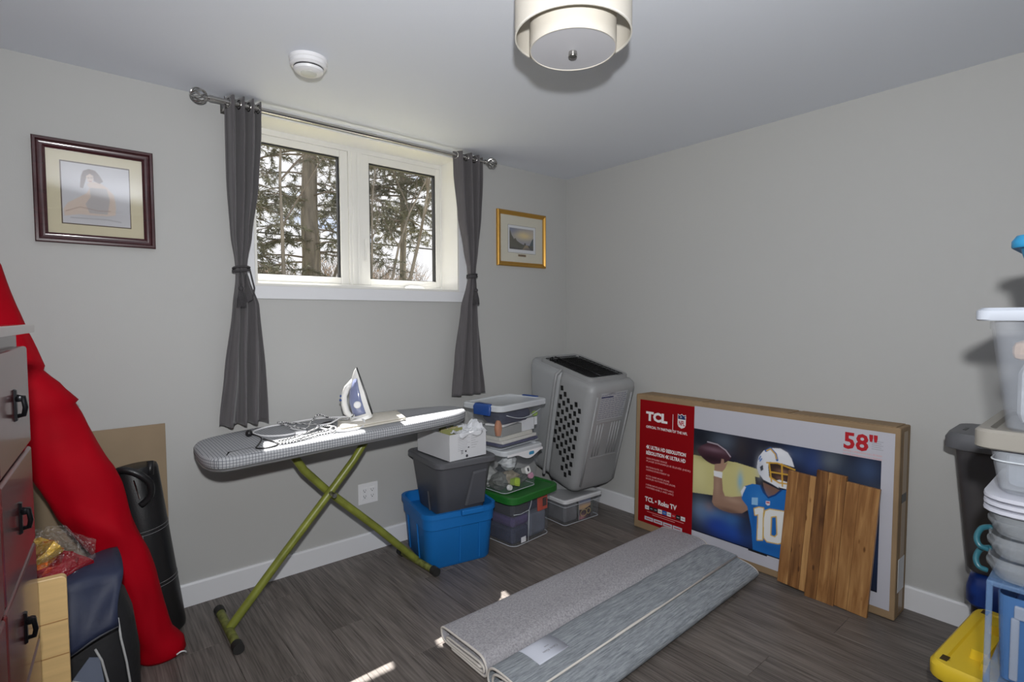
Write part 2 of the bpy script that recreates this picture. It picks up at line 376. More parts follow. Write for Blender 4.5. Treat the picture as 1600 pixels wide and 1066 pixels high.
def shrub(label, x, y, hgt, wid, k, seed):
    rg = random.Random(seed); t = thing('dry_shrub', label, 'shrub', (x, y, 1.28), group='dry shrubs along the garden edge'); mb = MB(); cr = MB()
    for _ in range(k):
        a = rg.uniform(0, 6.28); s = rg.random()**.5*wid; b0 = Vector((math.cos(a)*s*.6, math.sin(a)*s*.5, 0)); hh = hgt*rg.uniform(.55,1.1)
        P = [b0, b0+Vector((rg.gauss(0,.06), rg.gauss(0,.06), hh*.5)), b0+Vector((math.cos(a)*s*.4+rg.gauss(0,.12), rg.gauss(0,.1), hh))]
        mb.tube(P, [.012,.008,.003], 3)
        for q in range(3):
            p0 = P[1].lerp(P[2], rg.random()); mb.tube([p0, p0+Vector((rg.gauss(0,.15), rg.gauss(0,.12), rg.uniform(.1,.35)))], [.005,.002], 3)
            blades(cr, p0*rg.uniform(.6,1), Vector((0,0,1)), 3, .12, .02, rg)
    obj('stems', mb, M['twig'], t); obj('dry_leaves', cr, M['brush'], t)
for i, (x, y, h_, w_, lb) in enumerate(((5.9,14,1.9,1.3,'broad dry shrub at lower right corner of right pane'),(4.6,13.5,1.8,1.2,'dry shrub at lower middle of right pane'),(3.4,12.5,1.9,1.1,'dry shrub at lower left of right pane'),(2.0,13,1.5,1.2,'dry shrub behind the foot of the spruce trunk'),(.9,12,1.5,1.1,'dry shrub left of the spruce trunk foot'),(-.1,12,1.5,1.0,'dry shrub at lower left corner of left pane'))):
    shrub(lb, x, y, h_, w_, 170, 40+i)
wr = MB(); wr.tube([(-9+3*i, 12, 3.62-.012*i+.01*(i-5)**2*.3) for i in range(11)], .022, 6)
wr.tube([(-9+3*i, 12.05, 4.22-.012*i+.01*(i-5)**2*.3) for i in range(11)], .012, 6)
pl_ = thing('power_line', 'dark overhead cables crossing behind the trees', 'cable', (-9, 12, 1.3))
obj('cables', wr, M['black'], pl_, loc=(9, -12, -1.3))
for px in (-9, 21): obj('pole', MB().tube([(px, 12, 1.0), (px, 12, 5.2)], .12, 8), M['bark'], pl_, loc=(9, -12, -1.3))

# ------------------------------------------------------------------ curtain rod, curtains, tiebacks
ROD = (-.09, 2.362)
rod = thing('curtain_rod', 'brushed metal curtain rod with twisted cage finials over window', 'curtain rod', (-1.63, ROD[0], ROD[1]))
def rp_(x): return x+1.63
obj('rod', MB().tube([(rp_(-2.405),0,0),(rp_(-1.60),0,0)], .0115, 14), M['steel'], rod, sm=40)
obj('rod', MB().tube([(rp_(-1.62),0,0),(rp_(-.845),0,0)], .0095, 14), M['steel'], rod, sm=40, label='thinner inner tube of the telescoping rod')
for xe, sgn in ((-2.405,-1), (-.845,1)):
    mb = MB(); mb.tube([(rp_(xe)-sgn*.004,0,0),(rp_(xe)+sgn*.012,0,0)], .013, 12); mb.tube([(rp_(xe)+sgn*.010,0,0),(rp_(xe)+sgn*.028,0,0)], [.012,.006], 12)
    fc = rp_(xe)+sgn*.055; rr = .032
    for k in range(7):
        P = []
        for q in range(13):
            a = math.pi*q/12; th = 2*math.pi*k/7+1.5*q/12
            P.append((fc-sgn*math.cos(a)*rr*1.05, math.sin(a)*math.cos(th)*rr, math.sin(a)*math.sin(th)*rr))
        mb.tube(P, .0032, 6)
    obj('finial', mb, M['steel'], rod, sm=40)
for xb in (-2.345, -.90):
    mb = MB(); mb.box(rp_(xb)-.012, rp_(xb)+.012, .084, .09, -.03, .03); mb.box(rp_(xb)-.005, rp_(xb)+.005, .008, .086, -.022, -.013); mb.box(rp_(xb)-.005, rp_(xb)+.005, -.011, .012, -.018, -.011)
    obj('bracket', mb, M['steel'], rod)
M['cloth'] = mat('grey_velvet', (92,89,91), .85, spec=.2, var=((60,60,6),.10), sheen=.25)
M['tie'] = mat('dark_cord', (62,60,62), .8, var=(300,.4))
def lerpk(K, z):
    for a, b in zip(K[:-1], K[1:]):
        if a[0] >= z >= b[0]:
            f = (a[0]-z)/(a[0]-b[0]); f = f*f*(3-2*f)*.5+f*.5
            return [a[i]+(b[i]-a[i])*f for i in range(1, len(a))]
    return list(K[-1][1:])
def curtain(label, K, nf, ph, skew, yy=ROD[0]):
    nu, nz = 72, 80; zt, zb = K[0][0], K[-1][0]; xc0 = K[0][1]
    t = thing('curtain', label, 'curtain', (xc0, yy, zb), group='grey grommet curtains')
    vs = []
    for j in range(nz+1):
        z = zt+(zb-zt)*j/nz; xc, w, am, hz = lerpk(K, z)
        for i in range(nu+1):
            u = i/nu; uu = u**skew
            s = math.sin(2*math.pi*nf*u+ph+.5*math.sin(z*3)*hz); s2 = math.sin(2*math.pi*nf*2.3*u+z*2)
            vs.append((xc+(uu-.5)*w+.006*hz*math.sin(5*z+9*u)-xc0, am*s+am*.16*s2*(1-hz*.3), z-zb+.004*math.sin(nf*6.28*u)*(j == nz)))
    mb = MB(); mb.add(vs, [(j*(nu+1)+i, j*(nu+1)+i+1, (j+1)*(nu+1)+i+1, (j+1)*(nu+1)+i) for j in range(nz) for i in range(nu)])
    o = obj('panel', mb, M['cloth'], t, sm=True); sd = o.modifiers.new('thick', 'SOLIDIFY'); sd.thickness = .003; sd.offset = 0
    # grommets where the cloth crosses the rod
    xc, w, am, hz = lerpk(K, ROD[1])
    k0 = math.ceil(ph/math.pi)
    for k in range(k0, k0+int(2*nf)+2):
        u = (k*math.pi-ph)/(2*math.pi*nf)
        if not .02 < u < .98: continue
        x = xc+(u**skew-.5)*w-xc0
        up_ = max(u, .02); dx = w*skew*up_**(skew-1); dy = am*2*math.pi*nf*math.cos(k*math.pi); a = math.atan2(dy, dx)
        g = MB(); P = [(math.cos(q*math.pi/9)*.020*math.cos(a), math.cos(q*math.pi/9)*.020*math.sin(a), math.sin(q*math.pi/9)*.020) for q in range(18)]
        g.tube(P, .004, 8, closed=True); obj('grommet', g, M['steel'], t, sm=True, loc=(x, 0, ROD[1]-zb))
    return t
KL = [(2.392,-2.278,.150,.034,0),(2.25,-2.280,.146,.034,.1),(2.0,-2.288,.130,.030,.3),(1.75,-2.300,.092,.022,.5),(1.625,-2.304,.055,.014,.4),(1.582,-2.305,.046,.012,.2),(1.54,-2.300,.062,.016,.4),(1.42,-2.288,.118,.024,.8),(1.1,-2.298,.165,.030,1),(.845,-2.307,.196,.034,1)]
KR = [(2.385,-.978,.220,.032,0),(2.25,-.976,.214,.032,.1),(2.0,-.968,.170,.028,.3),(1.78,-.958,.106,.022,.5),(1.655,-.956,.062,.014,.4),(1.612,-.956,.050,.012,.2),(1.57,-.960,.066,.016,.4),(1.42,-.975,.120,.022,.8),(1.1,-.985,.185,.030,1),(.86,-.986,.238,.034,1)]
curtain('dark grey grommet curtain gathered at left side of window', KL, 3.5, .6, 1.0)
curtain('dark grey grommet curtain gathered at right side of window', KR, 3.1, 2.6, .8)
def tieback(label, x, z, sx):
    t = thing('curtain_tieback', label, 'tieback', (x, ROD[0], z), group='tasselled curtain tiebacks')
    mb = MB(); mb.tube([(math.cos(a*math.pi/10)*.036, math.sin(a*math.pi/10)*.022, .006*math.sin(a*math.pi/10+1)) for a in range(20)], .006, 8, closed=True)
    mb.tube([(math.cos(a*math.pi/10)*.036, math.sin(a*math.pi/10)*.022, .012+.006*math.cos(a*math.pi/10+1)) for a in range(20)], .005, 8, closed=True)
    obj('cord', mb, M['tie'], t, sm=True)
    lp = MB(); lp.tube([(sx*.01,-.028,-.005),(sx*.012,-.032,-.045),(sx*.012,-.034,-.08)], .004, 6)
    obj('cord', lp, M['tie'], t, sm=True)
    ts = MB(); ts.lathe([(.002,.012),(.011,.004),(.012,-.006),(.006,-.014),(.011,-.02)], 14, (sx*.012,-.034,-.085), True, True)
    for k in range(22):
        a = 2*math.pi*k/22; r_ = .009+.003*(k % 3 == 0); ts.tube([(sx*.012+math.cos(a)*.008,-.034+math.sin(a)*.008,-.1),(sx*.012+math.cos(a)*(r_+.006),-.034+math.sin(a)*(r_+.004),-.14),(sx*.012+math.cos(a)*(r_+.009),-.034+math.sin(a)*(r_+.006),-.172-.006*(k % 2))], .0024, 5)
    obj('tassel', ts, M['tie'], t, sm=60)
    return t
tl_ = tieback('dark cord tieback with tassel on the left curtain', -2.304, 1.585, -1)
tieback('dark cord tieback with tassel on the right curtain', -.956, 1.615, .6)
obj('cord', MB().tube([(.032,-.026,0),(.046,-.040,-.085),(.034,-.044,-.14),(.012,-.044,-.15),(.004,-.042,-.105),(.012,-.032,-.02)], .0035, 6), M['tie'], tl_, sm=True)

# ------------------------------------------------------------------ pictures on the back wall
def picture(name, label, x0, x1, z0, z1, fw_, prof, fmat, matc):
    t = thing(name, label, 'picture', ((x0+x1)/2, 0, z0)); cx, w, h = (x0+x1)/2, x1-x0, z1-z0
    # mitred rails from a moulding profile (d = inward, p = proud of the wall)
    def rail(pts):
        rings = []
        for (ax, az), (ix, iz) in pts: rings.append([(ax+ix*d, -p_, az+iz*d) for d, p_ in prof])
        return MB().loft(rings)
    c = [((-w/2,0),(1,1)), ((w/2,0),(-1,1)), ((w/2,h),(-1,-1)), ((-w/2,h),(1,-1))]
    for i in range(4): obj('frame_rail', rail([c[i], c[(i+1) % 4]]), fmat, t, sm=35)
    obj('mat_board', MB().box(-w/2+fw_-.004, w/2-fw_+.004, -.009, -.003, fw_-.004, h-fw_+.004), mat(name+'_mat', matc, .8), t)
    obj('backing', MB().box(-w/2+.006, w/2-.006, -.003, -.0005, .006, h-.006), M['card'], t)
    obj('glass', MB().box(-w/2+fw_-.003, w/2-fw_+.003, -.0125, -.011, fw_-.003, h-fw_+.003), M['picglass'], t)
    return t, cx, z0
M['mahog'] = mat('mahogany_lacquer', (62,28,32), .22, coat=.4, var=((3,3,60),.2))
M['gilt'] = mat('gilt', (196,150,72), .32, .75)
pr1 = [(0,0),(0,.024),(.004,.028),(.012,.028),(.016,.021),(.021,.019),(.032,.020),(.038,.015),(.041,.014),(.041,0)]
p1, pcx, pz = picture('framed_print', 'dark mahogany framed figure drawing with cream mat on left wall', -3.033, -2.634, 1.667, 2.086, .041, pr1, M['mahog'], (216,208,180))
obj('mat_edge', MB().box(-2.950-pcx, -2.719-pcx, -.0094, -.009, 1.748-pz, 2.005-pz), mat('mat_core', (96,80,70), .8), p1)
P = Paint(-2.946, -2.722, 1.752, 2.0, 84, 92, (206,206,210))
P.blob(-2.83, 1.80, .09, .03, (178,176,180), .5); P.poly([(-2.866,1.92),(-2.842,1.932),(-2.818,1.927),(-2.799,1.912),(-2.776,1.885),(-2.77,1.837),(-2.773,1.799),(-2.803,1.793),(-2.832,1.792),(-2.889,1.792),(-2.94,1.78),(-2.943,1.808),(-2.929,1.834),(-2.896,1.859),(-2.867,1.881),(-2.857,1.903)], (214,198,186))
P.poly([(-2.857,1.905),(-2.80,1.908),(-2.79,1.86),(-2.80,1.80),(-2.86,1.80),(-2.872,1.836),(-2.854,1.868)], (186,182,182)); P.line([(-2.935,1.80),(-2.89,1.822),(-2.83,1.812),(-2.79,1.815)], .0015, (160,130,118), .7)
P.poly([(-2.884,1.947),(-2.876,1.972),(-2.857,1.983),(-2.836,1.978),(-2.822,1.96),(-2.811,1.937),(-2.823,1.926),(-2.842,1.935),(-2.846,1.959),(-2.865,1.95),(-2.871,1.925),(-2.878,1.9),(-2.888,1.902)], (146,134,132))
P.poly([(-2.867,1.952),(-2.855,1.963),(-2.844,1.956),(-2.844,1.935),(-2.852,1.923),(-2.863,1.929)], (216,200,188)); P.line([(-2.861,1.946),(-2.857,1.946)], .001, (80,60,60)); P.line([(-2.851,1.947),(-2.847,1.947)], .001, (80,60,60)); P.line([(-2.856,1.932),(-2.850,1.932)], .001, (160,80,80))
P.line([(-2.92,1.775),(-2.80,1.778),(-2.755,1.772)], .002, (150,148,152), .6)
M['print'] = printed('ink_print', .6); M['gloss_print'] = printed('gloss_print', .38)
P.build('print', M['print'], p1, -.0098, lambda u, v: (u-pcx, -.0098, v-pz))
pr2 = [(0,0),(0,.016),(.006,.022),(.012,.023),(.018,.018),(.026,.012),(.031,.011),(.031,0)]
p2, pcx2, pz2 = picture('framed_print', 'small gold framed landscape with plaque right of window', -.686, -.232, 1.713, 2.097, .032, pr2, M['gilt'], (214,210,194))
obj('mat_edge', MB().box(-.590-pcx2, -.330-pcx2, -.0094, -.009, 1.808-pz2, 2.001-pz2), mat('mat_line', (110,104,92), .8), p2)
obj('print_border', MB().box(-.588-pcx2, -.332-pcx2, -.0097, -.0094, 1.810-pz2, 1.999-pz2), M['paper'], p2)
P = Paint(-.577, -.352, 1.833, 1.981, 90, 60, (150,150,160))
P.blob(-.44, 1.935, .09, .03, (226,206,150), .95); P.blob(-.56, 1.97, .06, .03, (120,128,150), .9); P.blob(-.38, 1.96, .05, .02, (190,176,160), .7)
P.poly([(-.577,1.833),(-.577,1.968),(-.566,1.955),(-.556,1.93),(-.545,1.918),(-.535,1.905),(-.52,1.912),(-.51,1.895),(-.49,1.885),(-.46,1.873),(-.44,1.869),(-.352,1.866),(-.352,1.833)], (78,76,62))
P.poly([(-.46,1.833),(-.43,1.868),(-.41,1.868),(-.38,1.833)], (150,132,104)); P.poly([(-.577,1.833),(-.577,1.85),(-.5,1.845),(-.45,1.833)], (60,58,50))
P.poly([(-.352,1.866),(-.39,1.868),(-.38,1.885),(-.372,1.9),(-.362,1.915),(-.352,1.92)], (52,70,78)); P.poly([(-.44,1.866),(-.44,1.882),(-.425,1.882),(-.425,1.866)], (56,48,46)); P.blob(-.40,1.84,.05,.012,(70,74,90),.7)
P.build('print', M['print'], p2, 0, lambda u, v: (u-pcx2, -.0102, v-pz2))
obj('plaque', MB().box(-.496-pcx2, -.424-pcx2, -.0105, -.009, 1.785-pz2, 1.800-pz2), mat('brass_plaque', (150,116,66), .4, .7), p2)
for k in range(2): obj('engraving', MB().box(-.488-pcx2, -.434-pcx2, -.0108, -.0105, 1.789+.005*k-pz2, 1.791+.005*k-pz2), M['gasket'], p2)

# ------------------------------------------------------------------ outlet
ot = thing('wall_outlet', 'white double wall outlet low on the back wall', 'outlet', (-1.645, 0, .34))
obj('cover_plate', MB().box(-.06, .06, -.005, 0, -.06, .06), M['white'], ot, bev=.002)
for sx in (-.023, .023):
    rc = obj('receptacle', MB().box(sx-.0165, sx+.0165, -.008, -.004, -.034, .034), M['white'], ot, bev=.002)
    for dz in (-.018, .016):
        obj('slot', MB().box(sx-.0075, sx-.0055, -.0085, -.007, dz, dz+.010), M['black'], rc); obj('slot', MB().box(sx+.0055, sx+.0075, -.0085, -.007, dz+.001, dz+.009), M['black'], rc)
        obj('slot', MB().box(sx-.0025, sx+.0025, -.0085, -.007, dz-.007, dz-.002), M['black'], rc)

# ------------------------------------------------------------------ ceiling fixtures
M['shade'] = mat('cream_fabric', (212,206,194), .8, bump=(500,.15)); M['diff'] = mat('frosted_diffuser', (200,200,204), .5)
L_ = thing('ceiling_light', 'two tier cream drum shade ceiling light', 'ceiling lamp', (-1.742, -1.719, 2.4))
def ring(ro, ri, z0, z1, n=56): return MB().lathe([(ro,z0),(ro,z1),(ri,z1),(ri,z0),(ro,z0)], n)
obj('canopy', MB().lathe([(.06,0),(.06,-.02),(.02,-.03),(.0,-.03)], 24, (0,0,0), True, True), M['steel'], L_, sm=40)
obj('stem', MB().tube([(0,0,-.025),(0,0,-.235)], .006, 10), M['steel'], L_)
outer = obj('outer_shade', ring(.175,.172,-.20,-.04), M['shade'], L_, sm=40)
obj('shade_rim', ring(.1755,.1715,-.2005,-.195), mat('shade_trim', (226,222,212), .7), outer, sm=40)
inner = obj('inner_shade', ring(.130,.127,-.238,-.115), M['shade'], L_, sm=40)
obj('diffuser', MB().lathe([(.127,-.236),(.06,-.2375),(.0005,-.2375),(.0005,-.233),(.127,-.231)], 48), M['diff'], L_, sm=30)
obj('finial', MB().lathe([(.006,-.234),(.006,-.239),(.0125,-.241),(.0135,-.250),(.0115,-.255),(.0,-.255)], 20, (0,0,0), True), M['steel'], L_, sm=40)
sp = MB()
for k in range(3):
    a = 2*math.pi*k/3+.9; sp.tube([(0,0,-.12),(math.cos(a)*.173,math.sin(a)*.173,-.12)], .003, 6)
obj('spider', sp, M['white'], L_)
hd = thing('smoke_alarm', 'round white smoke alarm on ceiling near the window', 'smoke alarm', (-2.165, -.66, 2.4))
obj('base', MB().lathe([(.074,0),(.074,-.012),(.07,-.016)], 36, (0,0,0), True, True), M['white'], hd, sm=40)
obj('body', MB().lathe([(.070,-.014),(.071,-.028),(.062,-.036)], 36, (0,0,0), True, True), M['white'], hd, sm=40)
obj('vent_gap', MB().lathe([(.058,-.034),(.056,-.042)], 36, (0,0,0), True, True), M['gasket'], hd, sm=40)
obj('cap', MB().lathe([(.058,-.041),(.055,-.050),(.045,-.056),(.036,-.057)], 36, (0,0,0), True, True), M['white'], hd, sm=40)
obj('test_button', MB().lathe([(.031,-.056),(.031,-.0585),(.026,-.060)], 28, (0,0,0), True, True), mat('button_grey', (206,208,204), .4), hd, sm=40)
# ------------------------------------------------------------------ ironing board
def gridmat(name, base, linec, sc, wid, rough=.75):
    m = bpy.data.materials.new(name); m.use_nodes = True; t = m.node_tree; b = t.nodes['Principled BSDF']; b.inputs['Roughness'].default_value = rough; b.inputs['Specular IOR Level'].default_value = .2
    tcn = t.nodes.new('ShaderNodeTexCoord'); sp_ = t.nodes.new('ShaderNodeSeparateXYZ'); t.links.new(tcn.outputs['Object'], sp_.inputs[0]); prev = None
    ge = t.nodes.new('ShaderNodeNewGeometry'); sn_ = t.nodes.new('ShaderNodeSeparateXYZ'); t.links.new(ge.outputs['True Normal'], sn_.inputs[0])
    for ax in 'XYZ':
        mu_ = t.nodes.new('ShaderNodeMath'); mu_.operation = 'MULTIPLY'; mu_.inputs[1].default_value = sc; t.links.new(sp_.outputs[ax], mu_.inputs[0])
        fr_ = t.nodes.new('ShaderNodeMath'); fr_.operation = 'FRACT'; t.links.new(mu_.outputs[0], fr_.inputs[0])
        lt = t.nodes.new('ShaderNodeMath'); lt.operation = 'LESS_THAN'; lt.inputs[1].default_value = wid; t.links.new(fr_.outputs[0], lt.inputs[0])
        ab = t.nodes.new('ShaderNodeMath'); ab.operation = 'ABSOLUTE'; t.links.new(sn_.outputs[ax], ab.inputs[0])
        nl = t.nodes.new('ShaderNodeMath'); nl.operation = 'LESS_THAN'; nl.inputs[1].default_value = .75; t.links.new(ab.outputs[0], nl.inputs[0])
        pm = t.nodes.new('ShaderNodeMath'); pm.operation = 'MULTIPLY'; t.links.new(lt.outputs[0], pm.inputs[0]); t.links.new(nl.outputs[0], pm.inputs[1])
        if prev is None: prev = pm
        else:
            mx_ = t.nodes.new('ShaderNodeMath'); mx_.operation = 'MAXIMUM'; t.links.new(prev.outputs[0], mx_.inputs[0]); t.links.new(pm.outputs[0], mx_.inputs[1]); prev = mx_
    mx = t.nodes.new('ShaderNodeMix'); mx.data_type = 'RGBA'; mx.inputs['A'].default_value = (*lin(base), 1); mx.inputs['B'].default_value = (*lin(linec), 1)
    t.links.new(prev.outputs[0], mx.inputs['Factor']); t.links.new(mx.outputs['Result'], b.inputs['Base Color'])
    return m
M['check'] = gridmat('checked_cotton', (176,178,181), (92,94,102), 84, .16)
M['olive'] = mat('olive_enamel', (122,128,52), .38, spec=.5, var=(14,.25))
ib = thing('ironing_board', 'grey checked ironing board on crossed olive green legs', 'ironing board', (-2.0, -.34, 0))
near = [(-2.551, -0.28), (-2.554, -0.43), (-2.541, -0.51), (-2.515, -0.555), (-2.47, -0.575), (-2.369, -0.572), (-2.257, -0.568), (-2.146, -0.56), (-1.939, -0.549), (-1.727, -0.541), (-1.6, -0.530), (-1.48, -0.516), (-1.36, -0.493), (-1.27, -0.447), (-1.235, -0.40)]
far = [(-1.218, -0.35), (-1.22, -0.305), (-1.25, -0.26), (-1.336, -0.205), (-1.532, -0.145), (-1.75, -0.115), (-1.951, -0.094), (-2.191, -0.056), (-2.313, -0.07), (-2.42, -0.1), (-2.5, -0.145), (-2.54, -0.22)]
out = [Vector((a+2.0, b+.34, 0)) for a, b in near+far]
# subdivide the outline smoothly
def csmooth(P, k=3):
    n_ = len(P); o_ = []
    for i_ in range(n_):
        p0, p1_, p2_, p3 = P[i_-1], P[i_], P[(i_+1) % n_], P[(i_+2) % n_]
        for q in range(k):
            t_ = q/k; o_.append(.5*((2*p1_)+(-p0+p2_)*t_+(2*p0-5*p1_+4*p2_-p3)*t_*t_+(-p0+3*p1_-3*p2_+p3)*t_**3))
    return o_
out = csmooth(out)
ctr = sum(out, Vector())/len(out)
def inset(P, d):
    n_ = len(P); r_ = []
    for i_ in range(n_):
        t_ = (P[(i_+1) % n_]-P[i_-1]); nn = Vector((-t_.y, t_.x, 0)).normalized(); r_.append(P[i_]+nn*d)
    return r_
ZT = .818
def zb(x): return .811+.022*(x+2.55)      # the board slopes up slightly towards its tip
pad = MB(); rings = []
for d, z in ((.02,ZT-.046),(.004,ZT-.044),(0,ZT-.034),(0,ZT-.012),(.005,ZT-.003),(.016,ZT),(.09,ZT+.001)):
    rings.append([(p_.x, p_.y, z-ZT+zb(p_.x-2.0)) for p_ in inset(out, d)])
pad.loft(rings, True, True); obj('padded_cover', pad, M['check'], ib, sm=50)
rim = MB(); rim.loft([[(p_.x, p_.y, z-ZT+zb(p_.x-2.0)) for p_ in inset(out, d)] for d, z in ((.012,ZT-.047),(.006,ZT-.054),(.014,ZT-.06),(.05,ZT-.06))], True, True)
obj('metal_deck', rim, mat('deck_grey', (150,150,150), .4, .6), ib, sm=50)
LY = -.02
def bend(P): return [Vector(q) for q in P]
leg1 = [(-.456,LY-.022,.028),(-.24,LY-.022,.27),(-.01,LY-.022,.521),(.11,LY-.022,.655),(.165,LY-.022,.73),(.185,LY-.022,.76)]
leg2 = [(.478,LY+.022,.028),(.25,LY+.022,.265),(-.01,LY+.022,.521),(-.115,LY+.022,.64),(-.160,LY+.022,.715),(-.172,LY+.022,.76)]
for P_ in (leg1, leg2): obj('leg', MB().tube(P_, .019, 14), M['olive'], ib, sm=40)
obj('pivot_bolt', MB().lathe([(.0,.05),(.010,.05),(.012,.045),(.012,0)], 12), M['steel'], ib, sm=40, loc=(-.01, LY-.022-.012, .521), rot=(R(90),0,0))
M['rust'] = mat('worn_olive', (112,116,56), .5, var=(40,.45)); M['rubber'] = mat('rubber', (34,33,32), .7)
for x_, y0_, y1_, lx in ((-.458,.150,-.205,0),(.480,.165,-.175,.012)):
    ft = obj('foot_bar', MB().tube([(x_-lx,y0_,.0225),(x_+lx,y1_,.0225)], .018, 14), M['rust'], ib, sm=40)
    for ye, s_, xx in ((y0_,1,x_-lx),(y1_,-1,x_+lx)): obj('rubber_cap', MB().tube([(xx,ye-s_*.03,.0225),(xx,ye+s_*.012,.0225)], .0222, 14), M['rubber'], ft, sm=40)

# folded cloth under the iron
M['linen'] = mat('cream_linen', (216,211,200), .85, var=(20,.06), bump=(400,.2))
fc = thing('folded_cloth', 'folded cream cloth under the iron on the ironing board', 'cloth', (-1.772, -.328, .828), (0, -.022, 0))
def slab_quad(pts, z0, z1, r=.006):
    P = [Vector((a+1.75, b+.28, 0)) for a, b in pts]
    P2 = []
    for i_ in range(len(P)):
        a, b, c_ = P[i_-1], P[i_], P[(i_+1) % len(P)]
        P2 += [b+(a-b).normalized()*.02, b+((a-b).normalized()+(c_-b).normalized())*.006, b+(c_-b).normalized()*.02]
    area = sum(P2[i].x*P2[(i+1) % len(P2)].y-P2[(i+1) % len(P2)].x*P2[i].y for i in range(len(P2)))
    if area < 0: P2.reverse()
    return MB().loft([[(q.x, q.y, z) for q in inset(P2, d)] for d, z in ((.006,z0),(0,z0+(z1-z0)*.35),(0,z0+(z1-z0)*.65),(.008,z1))])
obj('lower_fold', slab_quad([(-1.985,-.43),(-1.62,-.412),(-1.565,-.20),(-1.87,-.15)], .001, .011), M['linen'], fc, sm=50)
obj('upper_fold', slab_quad([(-1.965,-.418),(-1.625,-.405),(-1.575,-.21),(-1.86,-.16)], .011, .021), M['linen'], fc, sm=50)
fold = MB(); fold.tube([(.123,-.128,.011),(.15,-.03,.012),(.178,.07,.011)], .0105, 10); obj('rolled_edge', fold, M['linen'], fc, sm=True)

# iron standing on its heel
M['ironw'] = mat('iron_white', (232,231,228), .3); M['tank'] = mat('smoky_tank', (128,136,170), .12, spec=.6, coat=.5); M['blueb'] = mat('blue_button', (40,70,130), .35)
ir = thing('steam_iron', 'white and blue steam iron standing upright on the ironing board', 'iron', (-1.815, -.355, .8505), (0, R(-17), R(-24)))
wz_ = [(0,.042,.078),(.02,.049,.086),(.05,.052,.088),(.09,.050,.084),(.13,.044,.072),(.17,.034,.055),(.205,.022,.036),(.232,.010,.018),(.243,.003,.006)]
def dsec(w, d, z, n=14):
    return [(-.004, w, z)]+[(-.004-d*math.sin(math.pi*k/n)**.8, w*math.cos(math.pi*k/n), z) for k in range(1, n)]+[(-.004, -w, z)]
BX = .045
body = MB().loft([[(x+BX, y, z+.012) for x, y, z in dsec(w, d, z)] for z, w, d in wz_]); obj('body', body, M['ironw'], ir, sm=50)
sole = MB().loft([[(x_+BX, w*s_, z+.014) for x_, s_ in ((0,-1.06),(0,1.06),(-.006,1.06),(-.006,-1.06))] for z, w, d in wz_])
obj('soleplate', sole, M['black'], ir, sm=40)
# side tank windows, slightly proud of the body
for sy in (-1, 1):
    rings = []
    for z, w, d in [(.018,.0488,.0855),(.035,.0508,.087),(.09,.050,.084),(.145,.0405,.066),(.195,.026,.042)]:
        m_ = 6; row = []
        sc_ = {.018:.7,.035:1.0,.09:1.05,.145:.9,.195:.35}[z]
        for k in range(m_+1):
            a = math.pi*(.07+.38*sc_*k/m_); row.append((-.004-(d+.003)*math.sin(a)**.8+BX, sy*(w+.0022)*math.cos(a), z+.012))
        rings.append(row)
    mb = MB(); n_ = 7
    mb.add([p_ for r_ in rings for p_ in r_], [(i_*n_+j, i_*n_+j+1, (i_+1)*n_+j+1, (i_+1)*n_+j) for i_ in range(4) for j in range(6)])
    o = obj('water_tank', mb, M['tank'], ir, sm=True, label='smoky blue water tank'); sd = o.modifiers.new('t', 'SOLIDIFY'); sd.thickness = .003; sd.offset = 0
obj('handle', MB().tube([(BX-.06,0,.035),(BX-.105,0,.028),(BX-.118,0,.06),(BX-.116,0,.10),(BX-.105,0,.14),(BX-.078,0,.175),(BX-.04,0,.20)], [.016,.017,.0165,.016,.0155,.015,.012], 12), M['ironw'], ir, sm=True)
obj('heel_rest', MB().loft([rrect(.118,.094,.02,0,BX-.064,0), rrect(.112,.09,.02,.016,BX-.062,0)]), M['ironw'], ir, sm=40)
obj('dial', MB().lathe([(.018,0),(.018,.01),(.014,.014)], 20, (0,0,0), True, True), M['white'], ir, sm=40, loc=(BX-.055,-.047,.085), rot=(R(90),0,0))
for k, (dx, dz) in enumerate(((-.112,.125),(-.104,.143))): obj('spray_button', MB().loft([rrect(.012,.02,.004,0), rrect(.010,.017,.004,.012)]), M['blueb'], ir, loc=(BX+dx-.008, 0, dz), rot=(0,R(-65),0))
# patterned cord of the iron
def chk(name, c0, c1, sc):
    m = bpy.data.materials.new(name); m.use_nodes = True; t = m.node_tree; b = t.nodes['Principled BSDF']
    tcn = t.nodes.new('ShaderNodeTexCoord'); ch = t.nodes.new('ShaderNodeTexChecker'); ch.inputs['Scale'].default_value = sc; ch.inputs[1].default_value = (*lin(c0), 1); ch.inputs[2].default_value = (*lin(c1), 1)
    t.links.new(tcn.outputs['Object'], ch.inputs['Vector']); t.links.new(ch.outputs[0], b.inputs['Base Color']); b.inputs['Roughness'].default_value = .8
    return m
M['braid'] = chk('braided_cord', (225,225,225), (40,40,44), 150)
def wob(P, k=4):
    P = [Vector(q) for q in P]; o_ = []
    for i_ in range(len(P)-1):
        p0 = P[max(i_-1,0)]; p1_ = P[i_]; p2_ = P[i_+1]; p3 = P[min(i_+2,len(P)-1)]
        for q in range(k):
            t_ = q/k; o_.append(.5*((2*p1_)+(-p0+p2_)*t_+(2*p0-5*p1_+4*p2_-p3)*t_*t_+(-p0+3*p1_-3*p2_+p3)*t_**3))
    o_.append(P[-1]); return o_
zc = ZT+.0055
def world_part(name, mb, m, parent, **k):
    o = obj(name, mb, m, parent, **k)
    o.matrix_parent_inverse = Matrix.LocRotScale(parent.location, parent.rotation_euler, None).inverted()
    return o
